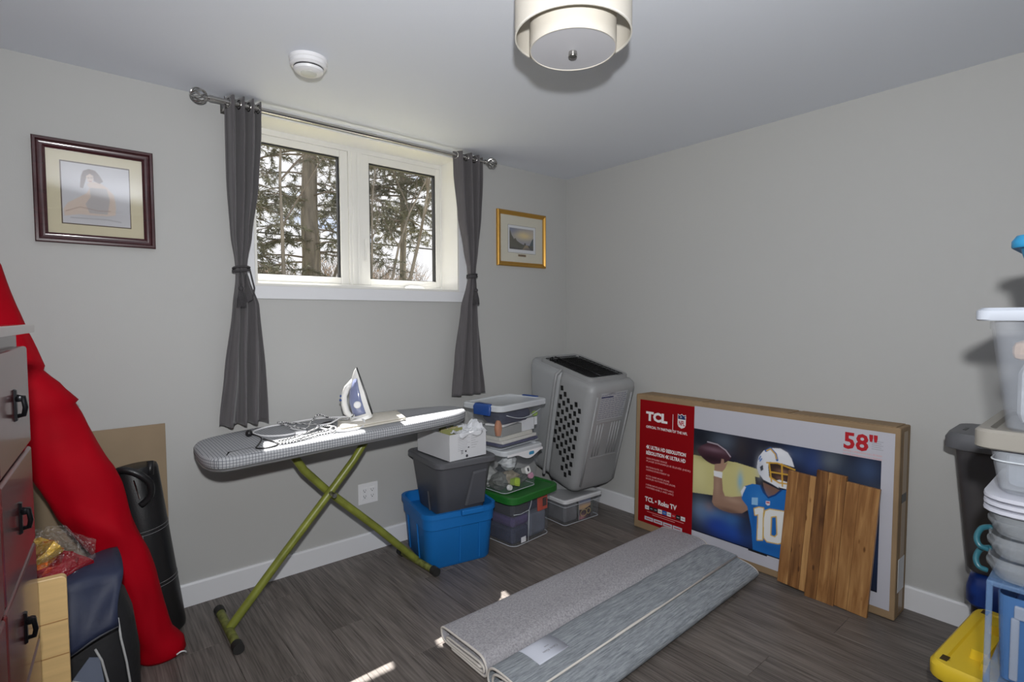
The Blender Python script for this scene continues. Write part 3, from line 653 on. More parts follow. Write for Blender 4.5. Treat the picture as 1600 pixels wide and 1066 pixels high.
cp = [(-1.877, -0.37, 0.878), (-1.9, -0.336, 0.853), (-1.962, -0.271, 0.859), (-2.009, -0.247, 0.878), (-2.057, -0.269, 0.847), (-2.095, -0.314, 0.831), (-2.143, -0.21, 0.835), (-2.172, -0.147, 0.845), (-2.133, -0.141, 0.838), (-2.057, -0.259, 0.839), (-1.999, -0.384, 0.841), (-2.037, -0.44, 0.836), (-2.104, -0.453, 0.832), (-2.201, -0.493, 0.824), (-2.264, -0.497, 0.823), (-2.269, -0.461, 0.823), (-2.201, -0.458, 0.828), (-2.104, -0.413, 0.838), (-2.037, -0.381, 0.846), (-1.994, -0.424, 0.841), (-2.028, -0.48, 0.832), (-2.104, -0.487, 0.828), (-2.201, -0.518, 0.824), (-2.274, -0.521, 0.823)]
world_part('power_cord', MB().tube(wob(cp), .0042, 7), M['braid'], ir, sm=True, label='black and white braided cord')
plug = MB(); plug.tube([(-2.05,-.355,.84),(-2.0,-.325,.841),(-1.968,-.308,.841)], [.008,.013,.011], 10); plug.tube([(-1.968,-.308,.841),(-1.94,-.293,.84)], .003, 6)
world_part('plug', plug, mat('plug_black', (40,36,40), .5), ir, sm=True)
# white cable and bungee ball, lying on the board
wcab = thing('white_cable', 'white cable coiled on the ironing board', 'cable', (-2.056, -.318, .822))
wp = [(-1.876, -0.265, 0.851), (-1.914, -0.296, 0.86), (-1.99, -0.356, 0.849), (-2.057, -0.359, 0.843), (-2.009, -0.462, 0.831), (-1.942, -0.488, 0.83), (-1.876, -0.466, 0.835), (-1.843, -0.401, 0.854), (-1.877, -0.339, 0.861), (-1.933, -0.284, 0.86), (-2.009, -0.186, 0.848), (-2.104, -0.124, 0.83), (-2.22, -0.121, 0.824), (-2.298, -0.193, 0.822), (-2.279, -0.305, 0.822), (-2.201, -0.363, 0.824), (-2.124, -0.351, 0.83), (-2.143, -0.25, 0.828), (-2.104, -0.204, 0.83)]
obj('cable', MB().tube([(p_.x+2.056, p_.y+.318, p_.z-.822) for p_ in wob(wp)], .0042, 7), M['white'], wcab, sm=True)
obj('connector', MB().box(-.11,-.06,-.075,-.055,.002,.016), M['white'], wcab, bev=.003, loc=(0,0,0))
bb = thing('bungee_ball', 'black ball bungee loop on left part of ironing board', 'bungee', (-2.328, -.252, .816), (0, -.022, 0))
obj('ball', MB().lathe([(0,0),(.009,.002),(.014,.008),(.0155,.0155),(.014,.023),(.009,.029),(0,.031)], 18), M['black'], bb, sm=True)
obj('loop', MB().tube(wob([(.012,-.01,.012),(.03,-.09,.005),(-.01,-.20,.004),(-.035,-.262,.004),(.0,-.29,.004),(.045,-.27,.004),(.055,-.22,.004),(.03,-.12,.006)]), .0032, 7), M['black'], bb, sm=True)

# ------------------------------------------------------------------ storage totes
def tote_body(wb, db, wt, dt, h, r=.05, t=.004, flange=.012, fh=.02, sides=4):
    mb = MB(); rg_ = []
    for w, d, z, rr in ((wb-.02,db-.02,0,r*.8),(wb,db,.012,r),(wt,dt,h-fh,r),(wt+2*flange,dt+2*flange,h-fh,r+flange),(wt+2*flange,dt+2*flange,h,r+flange),(wt-2*t,dt-2*t,h,r),(wb-2*t,db-2*t,t+.008,r*.9)):
        rg_.append(rrect(w, d, rr, z, n=sides))
    return mb.loft(rg_)
def lid_mesh(w, d, z0, z1, r=.06, lip=.02, crown=.006):
    return MB().loft([rrect(w-.006,d-.006,r,z0-lip), rrect(w,d,r,z0-lip+.003), rrect(w,d,r,z1-.006), rrect(w-.012,d-.012,r*.9,z1), rrect(w-.05,d-.05,r*.8,z1), rrect(w-.06,d-.06,r*.75,z1-crown)])
M['tubblue'] = mat('blue_polypropylene', (22,106,178), .5, spec=.3, bump=(500,.05)); M['tubgrey'] = mat('charcoal_polypropylene', (82,83,88), .45, bump=(500,.05))
M['green'] = mat('green_polypropylene', (34,104,40), .4); M['lidgrey'] = mat('charcoal_lid', (92,93,97), .45)
M['clearp'] = clear('clear_plastic', (186,192,200), .055, .12); M['milky'] = clear('milky_plastic', (206,212,220), .30, .25); M['lidclear'] = clear('frosted_lid', (222,226,230), .72, .3)
M['edge'] = mat('clear_edge', (200,206,212), .25)

bt = thing('storage_tub', 'blue plastic tub on floor under the charcoal tub', 'tub', (-1.291, -.295, 0), (0,0,R(-11)))
bd = obj('body', tote_body(.38,.40,.415,.435,.31,.06,flange=.014,fh=.028), M['tubblue'], bt, sm=40)
rb = MB()
def slant(mb, x, y0, z0, y1, z1, w, th, axis):
    if axis == 'y': mb.add([(x-w,y0-th,z0),(x+w,y0-th,z0),(x+w,y0+.004,z0),(x-w,y0+.004,z0),(x-w,y1-th,z1),(x+w,y1-th,z1),(x+w,y1+.004,z1),(x-w,y1+.004,z1)], [(0,3,2,1),(4,5,6,7),(0,1,5,4),(1,2,6,5),(2,3,7,6),(3,0,4,7)])
    else: mb.add([(y0-th,x-w,z0),(y0+.004,x-w,z0),(y0+.004,x+w,z0),(y0-th,x+w,z0),(y1-th,x-w,z1),(y1+.004,x-w,z1),(y1+.004,x+w,z1),(y1-th,x+w,z1)], [(0,3,2,1),(4,5,6,7),(0,1,5,4),(1,2,6,5),(2,3,7,6),(3,0,4,7)])
for x_ in (-.012,.105): r_ = MB(); slant(r_, x_, -.2005, .02, -.215, .27, .004, .005, 'y'); obj('rib', r_, M['tubblue'], bt)
for y_ in (-.06,.10): r_ = MB(); slant(r_, y_, -.1905, .02, -.205, .225, .004, .005, 'x'); obj('rib', r_, M['tubblue'], bt)
stp = MB().loft([rrect(.412,.432,.062,.218), rrect(.420,.440,.064,.222), rrect(.428,.448,.066,.284), rrect(.424,.444,.065,.286)], False, False); obj('shoulder_band', stp, M['tubblue'], bt, sm=40)
obj('handle', MB().box(-.015,.115,-.252,-.218,.286,.316), M['tubblue'], bt, bev=.006)
obj('handle', MB().box(-.065,.065,.218,.240,.286,.314), M['tubblue'], bt, bev=.006)
obj('lid', MB().loft([rrect(.398,.418,.055,.236), rrect(.402,.422,.055,.240), rrect(.402,.422,.055,.246), rrect(.395,.415,.05,.25)]), M['tubblue'], bt, sm=40, label='recessed blue lid')
gt = thing('storage_tub', 'charcoal plastic tub with lid standing in the blue tub', 'tub', (-1.252, -.278, .25), (0,0,R(-6)))
obj('body', tote_body(.29,.315,.345,.40,.30,.05,flange=.004,fh=.01), M['tubgrey'], gt, sm=40)
obj('lid', lid_mesh(.385,.44,.300,.320,.05,.012), M['lidgrey'], gt, sm=40)
pn = MB(); pn.add([(-.005,-.171,.05),(.125,-.171,.05),(.125,-.200,.25),(.035,-.200,.245),(.005,-.180,.05),(.118,-.180,.05),(.118,-.206,.238),(.038,-.206,.232)], [(4,5,6,7),(0,1,5,4),(1,2,6,5),(2,3,7,6),(3,0,4,7)])
obj('handle_panel', pn, M['tubgrey'], gt, bev=.003)
for x_ in (-.1,): r_ = MB(); slant(r_, -.02, -.148, .01, -.158, .12, .003, .004, 'x'); obj('rib', r_, M['tubgrey'], gt)

wb = thing('cardboard_box', 'open white cardboard box on the charcoal tub lid', 'box', (-1.258, -.292, .571), (0,0,R(1)))
M['wbox'] = mat('white_board', (214,215,218), .7)
bx = MB(); w_, d_, h_, t_ = .25, .335, .145, .003
bx.box(-w_/2,w_/2,-d_/2,d_/2,0,t_)
obj('bottom', bx, M['wbox'], wb)
for nm_, a in (('side', (-w_/2,w_/2,-d_/2,-d_/2+t_)), ('side', (-w_/2,w_/2,d_/2-t_,d_/2)), ('side', (-w_/2,-w_/2+t_,-d_/2+t_,d_/2-t_)), ('side', (w_/2-t_,w_/2,-d_/2+t_,d_/2-t_))): obj(nm_, MB().box(*a, t_, h_), M['wbox'], wb)
fp = MB(); fp.add([(-w_/2+.01,d_/2-.004,h_),(w_/2-.01,d_/2-.004,h_),(w_/2-.02,d_/2+.012,h_+.05),(-w_/2+.02,d_/2+.012,h_+.05),(-w_/2+.01,d_/2-.001,h_),(w_/2-.01,d_/2-.001,h_),(w_/2-.02,d_/2+.015,h_+.05),(-w_/2+.02,d_/2+.015,h_+.05)], [(0,1,2,3),(7,6,5,4),(0,4,5,1),(1,5,6,2),(2,6,7,3),(3,7,4,0)])
obj('flap', fp, M['wbox'], wb)
M['ink'] = mat('dark_ink', (64,64,70), .6); M['inkg'] = mat('grey_ink', (150,150,156), .7)
for k in range(9): obj('printed_line', MB().box(-.07,.0+.012*math.sin(k*2),-d_/2-.0006,-d_/2,.125-.0095*k,.1262-.0095*k), M['inkg'], wb)
for k in range(6): obj('printed_line', MB().box(.02,.07-.01*(k % 3),-d_/2-.0006,-d_/2,.12-.013*k,.1215-.013*k), M['inkg'], wb)
for k in range(3): obj('printed_line', MB().box(-.05,-.035,-d_/2-.0006,-d_/2,.03+.008*k,.033+.008*k), M['ink'], wb)
obj('printed_mark', MB().box(-.022,-.012,-d_/2-.0006,-d_/2,.036,.046), M['ink'], wb); obj('printed_mark', MB().box(-.002,.006,-d_/2-.0006,-d_/2,.056,.064), M['ink'], wb)
obj('printed_mark', MB().lathe([(0,0),(.009,0),(.009,.0008),(0,.0008)], 5), M['ink'], wb, loc=(-.010,-d_/2,.014), rot=(R(90),R(20),0))
fo_ = thing('paper_folder', 'green and tan folders standing in the white box', 'folder', (-1.29, -.30, .60))
for k in range(4): obj('sheet', MB().box(-.085+.01*k, .05-.012*k, -.09+.028*k, -.087+.028*k, -.024, .125+.004*k), mat('folder%d' % k, ((150,152,96),(176,166,120),(140,150,92),(190,180,150))[k], .8), fo_, rot=(R(-4),0,0))
tp = thing('tissue_paper', 'crumpled white tissue paper spilling from the white box', 'tissue paper', (-1.22, -.42, .70))
rg = random.Random(5); mb = MB(); n_ = 12
vs_ = [(-.105+.21*i_/n_, -.032+.13*j/n_, .008+.008*math.sin(i_*1.9+j)+.012*rg.random()+.010*(j > 8)+.022*(i_ > 9)*(j > 4)-(.004 if j < 2 else 0)) for j in range(n_+1) for i_ in range(n_+1)]
mb.add(vs_, [(j*(n_+1)+i_, j*(n_+1)+i_+1, (j+1)*(n_+1)+i_+1, (j+1)*(n_+1)+i_) for j in range(n_) for i_ in range(n_)])
o = obj('sheet', mb, M['paper'], tp); o.modifiers.new('t', 'SOLIDIFY').thickness = .0015
mb = MB(); vs_ = [(-.10+.16*i_/8, -.048-.004*math.sin(i_*2)*(j > 0), .018-.022*j/3*(1+.5*math.sin(i_*1.3))) for j in range(4) for i_ in range(9)]
mb.add(vs_, [(j*9+i_, j*9+i_+1, (j+1)*9+i_+1, (j+1)*9+i_) for j in range(3) for i_ in range(8)]); o = obj('overhang', mb, M['paper'], tp, sm=True); o.modifiers.new('t', 'SOLIDIFY').thickness = .0015

# green lidded clear tote
def clear_tote(name, label, loc, rz, wb_, db_, wt_, dt_, h_, m, r=.04):
    t = thing(name, label, 'tote', loc, (0,0,R(rz)))
    obj('body', tote_body(wb_,db_,wt_,dt_,h_,r,.003,.004,.012), m, t, sm=40)
    e = MB(); e.tube(rrect(wb_-.004,db_-.004,r,.006), .0022, 5, closed=True); obj('base_edge', e, M['edge'], t, sm=True)
    return t
def stuff_box(nm, label, cat, c, size, rot, m, bev=.004, group=None, m2=None):
    t = thing(nm, label, cat, c, rot, group)
    obj('block', MB().box(-size[0]/2,size[0]/2,-size[1]/2,size[1]/2,0,size[2]), m, t, bev=bev)
    if m2: obj('cover', MB().box(-size[0]/2-.001,size[0]/2+.001,-size[1]/2-.001,size[1]/2-.004,size[2]*.86,size[2]+.001), m2, t)
    return t
GT = (-.845, -.350, 0); gr_ = 6
t = clear_tote('storage_tote', 'clear tote with dark green lid on floor', GT, gr_, .335, .345, .365, .375, .288, M['clearp'], .045)
obj('lid', lid_mesh(.435,.43,.288,.314,.06,.016,.006), M['green'], t, sm=40)
e = MB(); e.tube([(-.172+.0*0,-.178,.205),(-.12,-.184,.198),(-.045,-.184,.204),(-.030,-.184,.230),(-.02,-.186,.278)], .002, 5); e.tube([(-.045,-.184,.204),(-.045,-.176,.01)], .002, 5); obj('molded_ridge', e, M['edge'], t, sm=True)
obj('sticker', MB().box(-.105,-.065,-.1755,-.1735,.018,.05), M['paper'], t)
def local(loc, rz, x, y, z): a = R(rz); return (loc[0]+math.cos(a)*x-math.sin(a)*y, loc[1]+math.sin(a)*x+math.cos(a)*y, loc[2]+z)
nav = mat('navy_cloth', (44,48,72), .85, var=(8,.3)); pur = mat('purple_cloth', (74,62,104), .85, var=(8,.3)); ora = mat('orange_card', (196,72,44), .6); gry = mat('slate_fabric', (96,102,116), .85, var=(6,.25)); tan_ = mat('tan_cloth', (176,150,128), .85, var=(9,.2))
stuff_box('folded_fabric', 'dark navy folded fabric at bottom left of green lidded tote', 'fabric', local(GT,gr_,-.085,-.01,.0085), (.14,.29,.10), (0,0,R(gr_)), nav, .02)
stuff_box('folded_fabric', 'purple folded fabric in the middle of green lidded tote', 'fabric', local(GT,gr_,-.085,-.01,.1095), (.145,.29,.06), (0,0,R(gr_)), pur, .02)
stuff_box('folded_fabric', 'black folded fabric on top inside green lidded tote', 'fabric', local(GT,gr_,-.085,-.01,.1705), (.145,.29,.09), (0,0,R(gr_)), mat('dark_cloth', (40,40,48), .85), .02)
stuff_box('fabric_bundle', 'slate grey bundle filling right half of green lidded tote', 'fabric', local(GT,gr_,.075,.0,.0085), (.155,.30,.15), (0,0,R(gr_)), gry, .02)
stuff_box('book', 'orange red cover with dark square in green lidded tote', 'book', local(GT,gr_,.105,-.158,.16), (.085,.012,.10), (0,0,R(gr_)), ora, .002, None, None)
stuff_box('tape_case', 'small dark square case in front of orange cover', 'case', local(GT,gr_,.115,-.168,.185), (.032,.006,.05), (0,0,R(gr_)), mat('case_brown', (70,40,34), .5), .001)
stuff_box('fabric_bundle', 'dark bundle behind the orange cover in green lidded tote', 'fabric', local(GT,gr_,.075,.01,.1605), (.155,.27,.11), (0,0,R(gr_)), nav, .02)

MT = (-.900, -.335, .3145); mr_ = 5
t = clear_tote('storage_tote', 'clear tote of craft bits on the green lid', MT, mr_, .275, .30, .318, .345, .245, M['clearp'], .03)
ld = obj('lid', lid_mesh(.345,.37,.245,.266,.04,.010,.008), M['lidclear'], t, sm=40)
# wavy front flap
n_ = 24; mb = MB(); top_, bot_ = [], []
for i_ in range(n_+1):
    x_ = -.15+.30*i_/n_; s_ = max(0, math.cos((x_-.03)/.105*math.pi/2)) if abs(x_-.03) < .105 else 0
    top_.append((x_,-.186,.245)); bot_.append((x_,-.186,.232-.034*s_**1.5))
mb.add(top_+bot_+[(a,b-.004,c) for a,b,c in top_]+[(a,b-.004,c) for a,b,c in bot_], [(i_, n_+1+i_, n_+2+i_, i_+1) for i_ in range(n_)]+[(2*n_+2+i_, 2*n_+3+i_, 3*n_+4+i_, 3*n_+3+i_) for i_ in range(n_)]+[(n_+1+i_, 3*n_+3+i_, 3*n_+4+i_, n_+2+i_) for i_ in range(n_)])
obj('handle_flap', mb, M['white'], t); obj('brand_badge', MB().loft([rrect(.044,.02,.008,0), rrect(.042,.018,.008,.002)]), mat('badge_blue', (60,140,180), .4), t, loc=(.05,-.190,.226), rot=(R(90),0,0))
rg = random.Random(9)
cols = [((150,176,70),'lime green square cup'),((220,220,218),'white tube with dark mark'),((206,150,176),'pink round lid'),((110,112,108),'grey crumpled pouch'),((150,140,120),'beige crumpled packet'),((90,94,90),'dark olive bundle'),((176,178,176),'pale grey plastic wrap'),((70,72,74),'charcoal fabric wad'),((200,204,206),'clear crinkled packet'),((124,126,122),'mid grey knotted bag'),((230,230,228),'small white cap')]
spots = [(-.045,-.130,.055,.05),(.055,-.125,.105,.045),(.10,-.128,.055,.04),(-.09,-.05,.005,.10),(.0,-.05,.005,.10),(.08,-.05,.005,.09),(-.09,.05,.005,.12),(.07,.06,.005,.11),(-.04,-.08,.12,.09),(.055,.0,.12,.08),(-.08,-.125,.02,.035)]
for (c_, lb), (x_, y_, z_, s_) in zip(cols, spots):
    if 'round' in lb or 'cap' in lb:
        o = thing('lid_piece', lb+' in the craft tote', 'lid', local(MT,mr_,x_,y_,z_+.008), (R(80),0,R(mr_))); obj('disc', MB().lathe([(s_*.5,0),(s_*.5,.012),(s_*.4,.018)], 18, (0,0,0), True, True), mat('bit_'+lb.replace(' ','_'), c_, .4), o, sm=40); continue
    if 'square' in lb or 'tube' in lb:
        o = thing('craft_container', lb+' in the craft tote', 'container', local(MT,mr_,x_,y_,z_), (R(75),R(20 if 'square' in lb else -8),R(mr_))); mm = mat('bit_'+lb.replace(' ','_'), c_, .4)
        obj('cup', MB().loft([rrect(s_*.8,s_*.8,.01,-.01), rrect(s_,s_,.012,.03)]), mm, o, sm=40); obj('face', MB().loft([rrect(s_*.7,s_*.7,.009,.030), rrect(s_*.66,s_*.66,.009,.033)]), mat('bitf_'+lb.replace(' ','_'), tuple(min(255, int(v*1.12)) for v in c_), .4), o, sm=40)
        if 'tube' in lb: obj('mark', MB().box(-.006,.008,-.010,.012,.033,.034), M['ink'], o)
        continue
    o = thing('craft_packet', lb+' in the craft tote', 'packet', local(MT,mr_,x_,y_,z_), (0,0,rg.uniform(0,3)))
    mb = MB(); rings = []
    for k in range(7):
        f = k/6; rr = s_*.62*math.sin(math.pi*(.12+.8*f))
        rings.append([(rr*math.cos(q*.628)*(1+.3*rg.uniform(-1,1)), rr*math.sin(q*.628)*(1+.3*rg.uniform(-1,1)), s_*f*1.0) for q in range(10)])
    mb.loft(rings); obj('wad', mb, mat('bit_'+lb.replace(' ','_'), c_, .5, spec=.6, var=(25,.35)), o)

TT = (-.885, -.335, .5815); tr_ = 9
t = clear_tote('storage_tote', 'clear latch tote with blue handles on top of the pile', TT, tr_, .375, .26, .415, .30, .243, M['clearp'], .03)
obj('lid', lid_mesh(.445,.33,.243,.264,.04,.014,.005), M['lidclear'], t, sm=40)
lb_ = mat('latch_blue', (36,72,140), .35)
for sx in (-1, 1): obj('latch', MB().loft([rrect(.014,.13,.006,.205,sx*.228,-.02), rrect(.022,.14,.008,.25,sx*.226,-.02), rrect(.03,.12,.01,.269,sx*.216,-.02), rrect(.02,.10,.008,.271,sx*.212,-.02)]), lb_, t, sm=40, label='blue latch handle')
e = MB(); e.tube([(-.16+.32*k/12, -.149-.003, .205-.035*math.sin(math.pi*k/12)) for k in range(13)], .0022, 5); obj('molded_ridge', e, M['edge'], t, sm=True)
def doc(lb, x, y, z, sx, sy, sz, rz, c, nm='paper_stack', cat='papers', m2=None): return stuff_box(nm, lb, cat, local(TT,tr_,x,y,z), (sx,sy,sz), (0,0,R(tr_+rz)), mat('doc_'+lb.replace(' ','_')[:24], c, .6), .002, None, m2)
nb = doc('navy edged booklet at bottom of the latch tote', .01,-.005,.0085,.33,.215,.016, -2,(70,70,100),'booklet','booklet')
doc('white patterned album on the navy booklet', .01,-.005,.026,.32,.21,.018, 1,(214,212,206),'album','album')
doc('cream paper pile in the latch tote', -.01,.0,.0455,.30,.20,.022, -1,(208,206,198))
doc('shallow grey tray of papers in the latch tote', -.06,-.015,.069,.20,.17,.055, 4,(150,152,150),'tray','tray')
doc('white card box at right of the latch tote', .11,-.07,.069,.11,.05,.075, -2,(220,222,226),'card_box','box')
doc('white sheets lying across the grey tray', -.04,-.02,.126,.22,.13,.012, 12,(226,226,226))
nvb = thing('pencil_pouch', 'dark navy pouch at top of the latch tote', 'pouch', local(TT,tr_,-.02,-.03,.14), (0,0,R(tr_))); obj('pouch', MB().loft([rrect(.24,.14,.03,0), rrect(.28,.18,.04,.03), rrect(.28,.17,.04,.06), rrect(.24,.12,.03,.085)]), nav, nvb, sm=50)
ob_ = thing('toy_piece', 'orange tan trinket at left end of the latch tote', 'trinket', local(TT,tr_,-.165,-.09,.12), (0,0,0)); obj('piece', MB().loft([rrect(.03,.03,.012,-.04), rrect(.045,.04,.016,0), rrect(.04,.036,.016,.03), rrect(.02,.02,.008,.05)]), mat('trinket', (180,120,84), .6), ob_, sm=50)
gb_ = thing('toy_piece', 'lime green ball at right end of the latch tote', 'ball', local(TT,tr_,.165,-.10,.148), (0,0,0)); obj('ball', MB().lathe([(0,0),(.014,.004),(.02,.014),(.02,.02),(.014,.032),(0,.036)], 16), mat('lime', (150,178,80), .5), gb_, sm=True); obj('tag', MB().box(-.012,.010,-.012,-.009,-.05,.0), M['paper'], gb_)

LB = (-.366, -.342, 0)
t = clear_tote('storage_tote', 'low clear bin with white lid under the dog kennel', LB, -2, .325, .34, .345, .36, .158, M['clearp'], .02)
obj('lid', lid_mesh(.362,.378,.158,.175,.03,.008,.004), mat('lid_white', (206,208,210), .4), t, sm=40)
e = MB(); e.tube([(x_,y_,.128) for x_, y_, _ in rrect(.342,.357,.02,0)], .0018, 5, closed=True); obj('molded_ridge', e, M['edge'], t, sm=True)
stuff_box('cloth_bundle', 'grey cloth filling left of the low clear bin', 'fabric', local(LB,-2,-.08,0,.0085), (.12,.29,.12), (0,0,R(-2)), mat('dusty_grey', (104,104,108), .85, var=(8,.3)), .015)
stuff_box('cloth_bundle', 'olive grey cloth filling right of the low clear bin', 'fabric', local(LB,-2,.09,.01,.0085), (.12,.28,.125), (0,0,R(-2)), mat('olive_grey', (92,94,90), .85, var=(8,.3)), .015)
cr = thing('photo_card', 'sunset photo card pressed inside the low clear bin front', 'card', local(LB,-2,.03,-.160,.0095), (0,0,R(-2)))
P = Paint(-.055,.055,0,.14,40,50,(110,120,140)); P.blob(0,.085,.09,.025,(222,180,120),.9); P.blob(.02,.12,.08,.025,(120,128,160),.8); P.poly([(-.055,0),(-.055,.07),(-.02,.062),(.02,.07),(.055,.08),(.055,0)], (70,56,60)); P.blob(-.03,.012,.03,.02,(190,130,140),.8)
P.line([(-.01+.03*math.cos(a*.5), .04+.022*math.sin(a*.5)) for a in range(14)], .002, (200,176,110)); P.line([(.035+.018*math.cos(a*.5), .045+.018*math.sin(a*.5)) for a in range(14)], .002, (200,176,110))
P.build('print', M['print'], cr, -.001); obj('card', MB().box(-.055,.055,-.0005,.001,0,.14), M['paper'], cr)
# ------------------------------------------------------------------ dog kennel standing on its end
M['kennel'] = mat('kennel_grey', (150,151,152), .45, var=(5,.05), bump=(300,.05)); M['kennel2'] = mat('kennel_lower', (158,160,162), .45)
KA, KB, KC = -.069, .214, -.023
ken = thing('dog_kennel', 'grey plastic dog kennel stood on end with wire door upward', 'kennel', (-.455, -.497, .182))
Mz = Matrix.Rotation(KA, 3, 'Z') @ Matrix.Rotation(KB, 3, 'X') @ Matrix.Rotation(KC, 3, 'Y'); ken.rotation_euler = Mz.to_euler()
KW, KL, TP = .405, .775, .046
def kx(z): f = z/KL; return -.004*f, KW+.020*f          # left and right side
def kf(z): return -TP*z/KL                                # roof face
def ksec(z, y0, y1, ins, r):
    a, b = kx(z); return rrect(b-a-2*ins, y1-y0, r, z, (a+b)/2, (y0+y1)/2, 5)
HF = .29
def kb(z): return HF-.02+(.20*max(0, z-.06)/KL)+.03       # the floor half grows towards the door end
up_ = MB().loft([ksec(.0, kf(0)+.05, HF, .05, .04), ksec(.012, kf(0)+.02, HF, .022, .05), ksec(.04, kf(.04)+.004, HF, .004, .055), ksec(.09, kf(.09), HF, 0, .055), ksec(KL-.06, kf(KL-.06), HF, 0, .055), ksec(KL-.025, kf(KL-.025)+.008, HF, .008, .05), ksec(KL-.004, kf(KL)+.03, HF, .028, .04), ksec(KL, kf(KL)+.055, HF-.01, .055, .03)])
obj('roof_half', up_, M['kennel'], ken, sm=45)
lo_ = MB(); rings = []
for z, i_ in ((.01,.05),(.03,.02),(.06,.006),(.12,0),(KL-.06,0),(KL-.02,.012),(KL-.004,.035)):
    a, b = kx(z); y1 = HF+.17+.17*max(0, z-.05)/KL; rings.append(rrect(b-a-2*i_, y1-HF+.02, .05, z, (a+b)/2, (HF-.02+y1)/2, 5))
obj('floor_half', lo_.loft(rings), M['kennel2'], ken, sm=45)
a, b = kx(KL)
for P_ in ([(-.010,HF,.03),(-.014,HF,.10),(a-.014,HF,KL-.09),(a+.004,HF,KL-.02),(a+.03,HF,KL+.002)], [(b-.03,HF,KL+.002),(b-.002,HF,KL-.02),(b+.012,HF,KL-.09),(KW+.012,HF,.10),(KW+.01,HF,.03)]):
    obj('flange', MB().tube(wob(P_, 3), .011, 8), M['kennel'], ken, sm=True)
# diamond vents on the side: black plates painting the shade of open holes
vent = MB().loft([[(0,.0125,.0160),(0,-.0125,.0160),(0,-.0125,-.0160),(0,.0125,-.0160)], [(-.0022,.0125,.0160),(-.0022,-.0125,.0160),(-.0022,-.0125,-.0160),(-.0022,.0125,-.0160)]]).mesh('vent_shade'); vent.materials.append(mat('vent_shade_black', (12,12,13), .8))
yc = [.058, .096, .134, .172, .210, .248]
for c in range(6):
    for r_ in range(10):
        z = .080+.0625*r_+(.0312 if c % 2 else 0)
        if z > .60+.016*c or z < (.085 if c < 2 else .085+.045*(c-1)): continue
        y_ = yc[c]+kf(z)*.5; inst(vent, 'vent_shade', ken, (kx(z)[0]+.0006, y_, z), (R(-14),0,0))
# corner ridge, ribs and label on the roof face
for x_ in (.055,): 
    obj('corner_ridge', MB().tube([(x_,kf(.06)-.001,.06),(x_,kf(.3)-.003,.3),(x_,kf(KL-.08)-.002,KL-.08)], .0075, 8), M['kennel'], ken, sm=True)
    obj('corner_ridge', MB().tube([(KW-.045,kf(.06)-.001,.06),(KW-.045,kf(.3)-.003,.3),(KW-.04,kf(KL-.08)-.002,KL-.08)], .0075, 8), M['kennel'], ken, sm=True)
for k, x_ in enumerate((.105,.130,.155,.235,.26,.285,.31)):
    obj('rib', MB().tube([(x_,kf(.27)-.001,.27),(x_,kf(.50)-.001,.50)], .0045, 6), M['kennel'], ken, sm=True)
obj('step', MB().box(.09,.325,kf(.26)-.006,kf(.26)+.004,.252,.262), M['kennel'], ken, bev=.002)
obj('step', MB().box(.09,.325,kf(.505)-.004,kf(.505)+.004,.50,.515), M['kennel'], ken, bev=.002)
P = Paint(.085, .325, .525, .715, 110, 90, (170,172,176)); rg = random.Random(4)
for k in range(12):
    v = .70-.0145*k; u = .093
    if k == 1: P.poly([(.09,v-.004),(.20,v-.006),(.20,v+.003),(.09,v+.005)], (40,46,92))
    while u < .312:
        L = rg.uniform(.012,.032)
        if k != 1 or u > .205: P.line([(u+q*L/6, v+rg.uniform(-.003,.003)) for q in range(7)], .0013, (54,56,98) if k < 9 else (64,64,84), .85)
        u += L+.008
P.blob(.18,.709,.035,.005,(90,90,94),.7)
P.build('handwritten_label', M['print'], ken, 0, lambda u, v: (u, kf(v)-.0012, v))
# door rim and wire door on top
a, b = kx(KL); cx_, w_ = (a+b)/2, b-a
ry0, ry1 = kf(KL)+.06, HF+.25
rim_ = MB(); o_ = rrect(w_-.07, ry1-ry0, .05, 0, cx_, (ry0+ry1)/2, 5); i_ = rrect(w_-.105, ry1-ry0-.05, .04, 0, cx_, (ry0+ry1)/2, 5)
zz = lambda L, z: [(x, y, z) for x, y, _ in L]
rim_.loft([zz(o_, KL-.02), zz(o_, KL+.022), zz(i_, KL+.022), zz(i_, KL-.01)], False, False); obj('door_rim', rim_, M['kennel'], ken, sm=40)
obj('inside', MB().loft([zz(i_, KL-.0), zz(i_, KL+.002)]), mat('inside_shade', (16,16,17), .9), ken)  # black sheet painting the shade of the hollow kennel below the door
wd = MB(); xs0, xs1, ys0, ys1 = cx_-w_/2+.056, cx_+w_/2-.056, ry0+.03, ry1-.03
for k in range(17): x_ = xs0+(xs1-xs0)*k/16; wd.tube([(x_,ys0,KL+.014),(x_,ys1,KL+.014)], .0016, 5)
for k in range(13): y_ = ys0+(ys1-ys0)*k/12; wd.tube([(xs0,y_,KL+.017),(xs1,y_,KL+.017)], .0016, 5)
wd.tube([(xs0,ys0,KL+.016),(xs1,ys0,KL+.016),(xs1,ys1,KL+.016),(xs0,ys1,KL+.016)], .0028, 6, closed=True)
wd.tube([(xs0+.10,ys0,KL+.024),(xs0+.10,ys1,KL+.024)], .0035, 6); wd.tube([(xs1-.02,ys0-.012,KL+.02),(xs1-.08,ys0-.012,KL+.02),(xs1-.08,ys0+.01,KL+.02)], .003, 6)
for k in (.02,.07): wd.tube([(xs0-.01,ys1-.06-k,KL+.015),(xs0-.012,ys1-.06-k,KL+.045),(xs0+.006,ys1-.06-k,KL+.05),(xs0+.012,ys1-.06-k,KL+.03)], .0028, 6)
wd.tube([(xs0-.01,ys1-.08,KL+.036),(xs0-.01,ys1-.13,KL+.036)], .0022, 5)
obj('wire_door', wd, M['darksteel'], ken, sm=True)

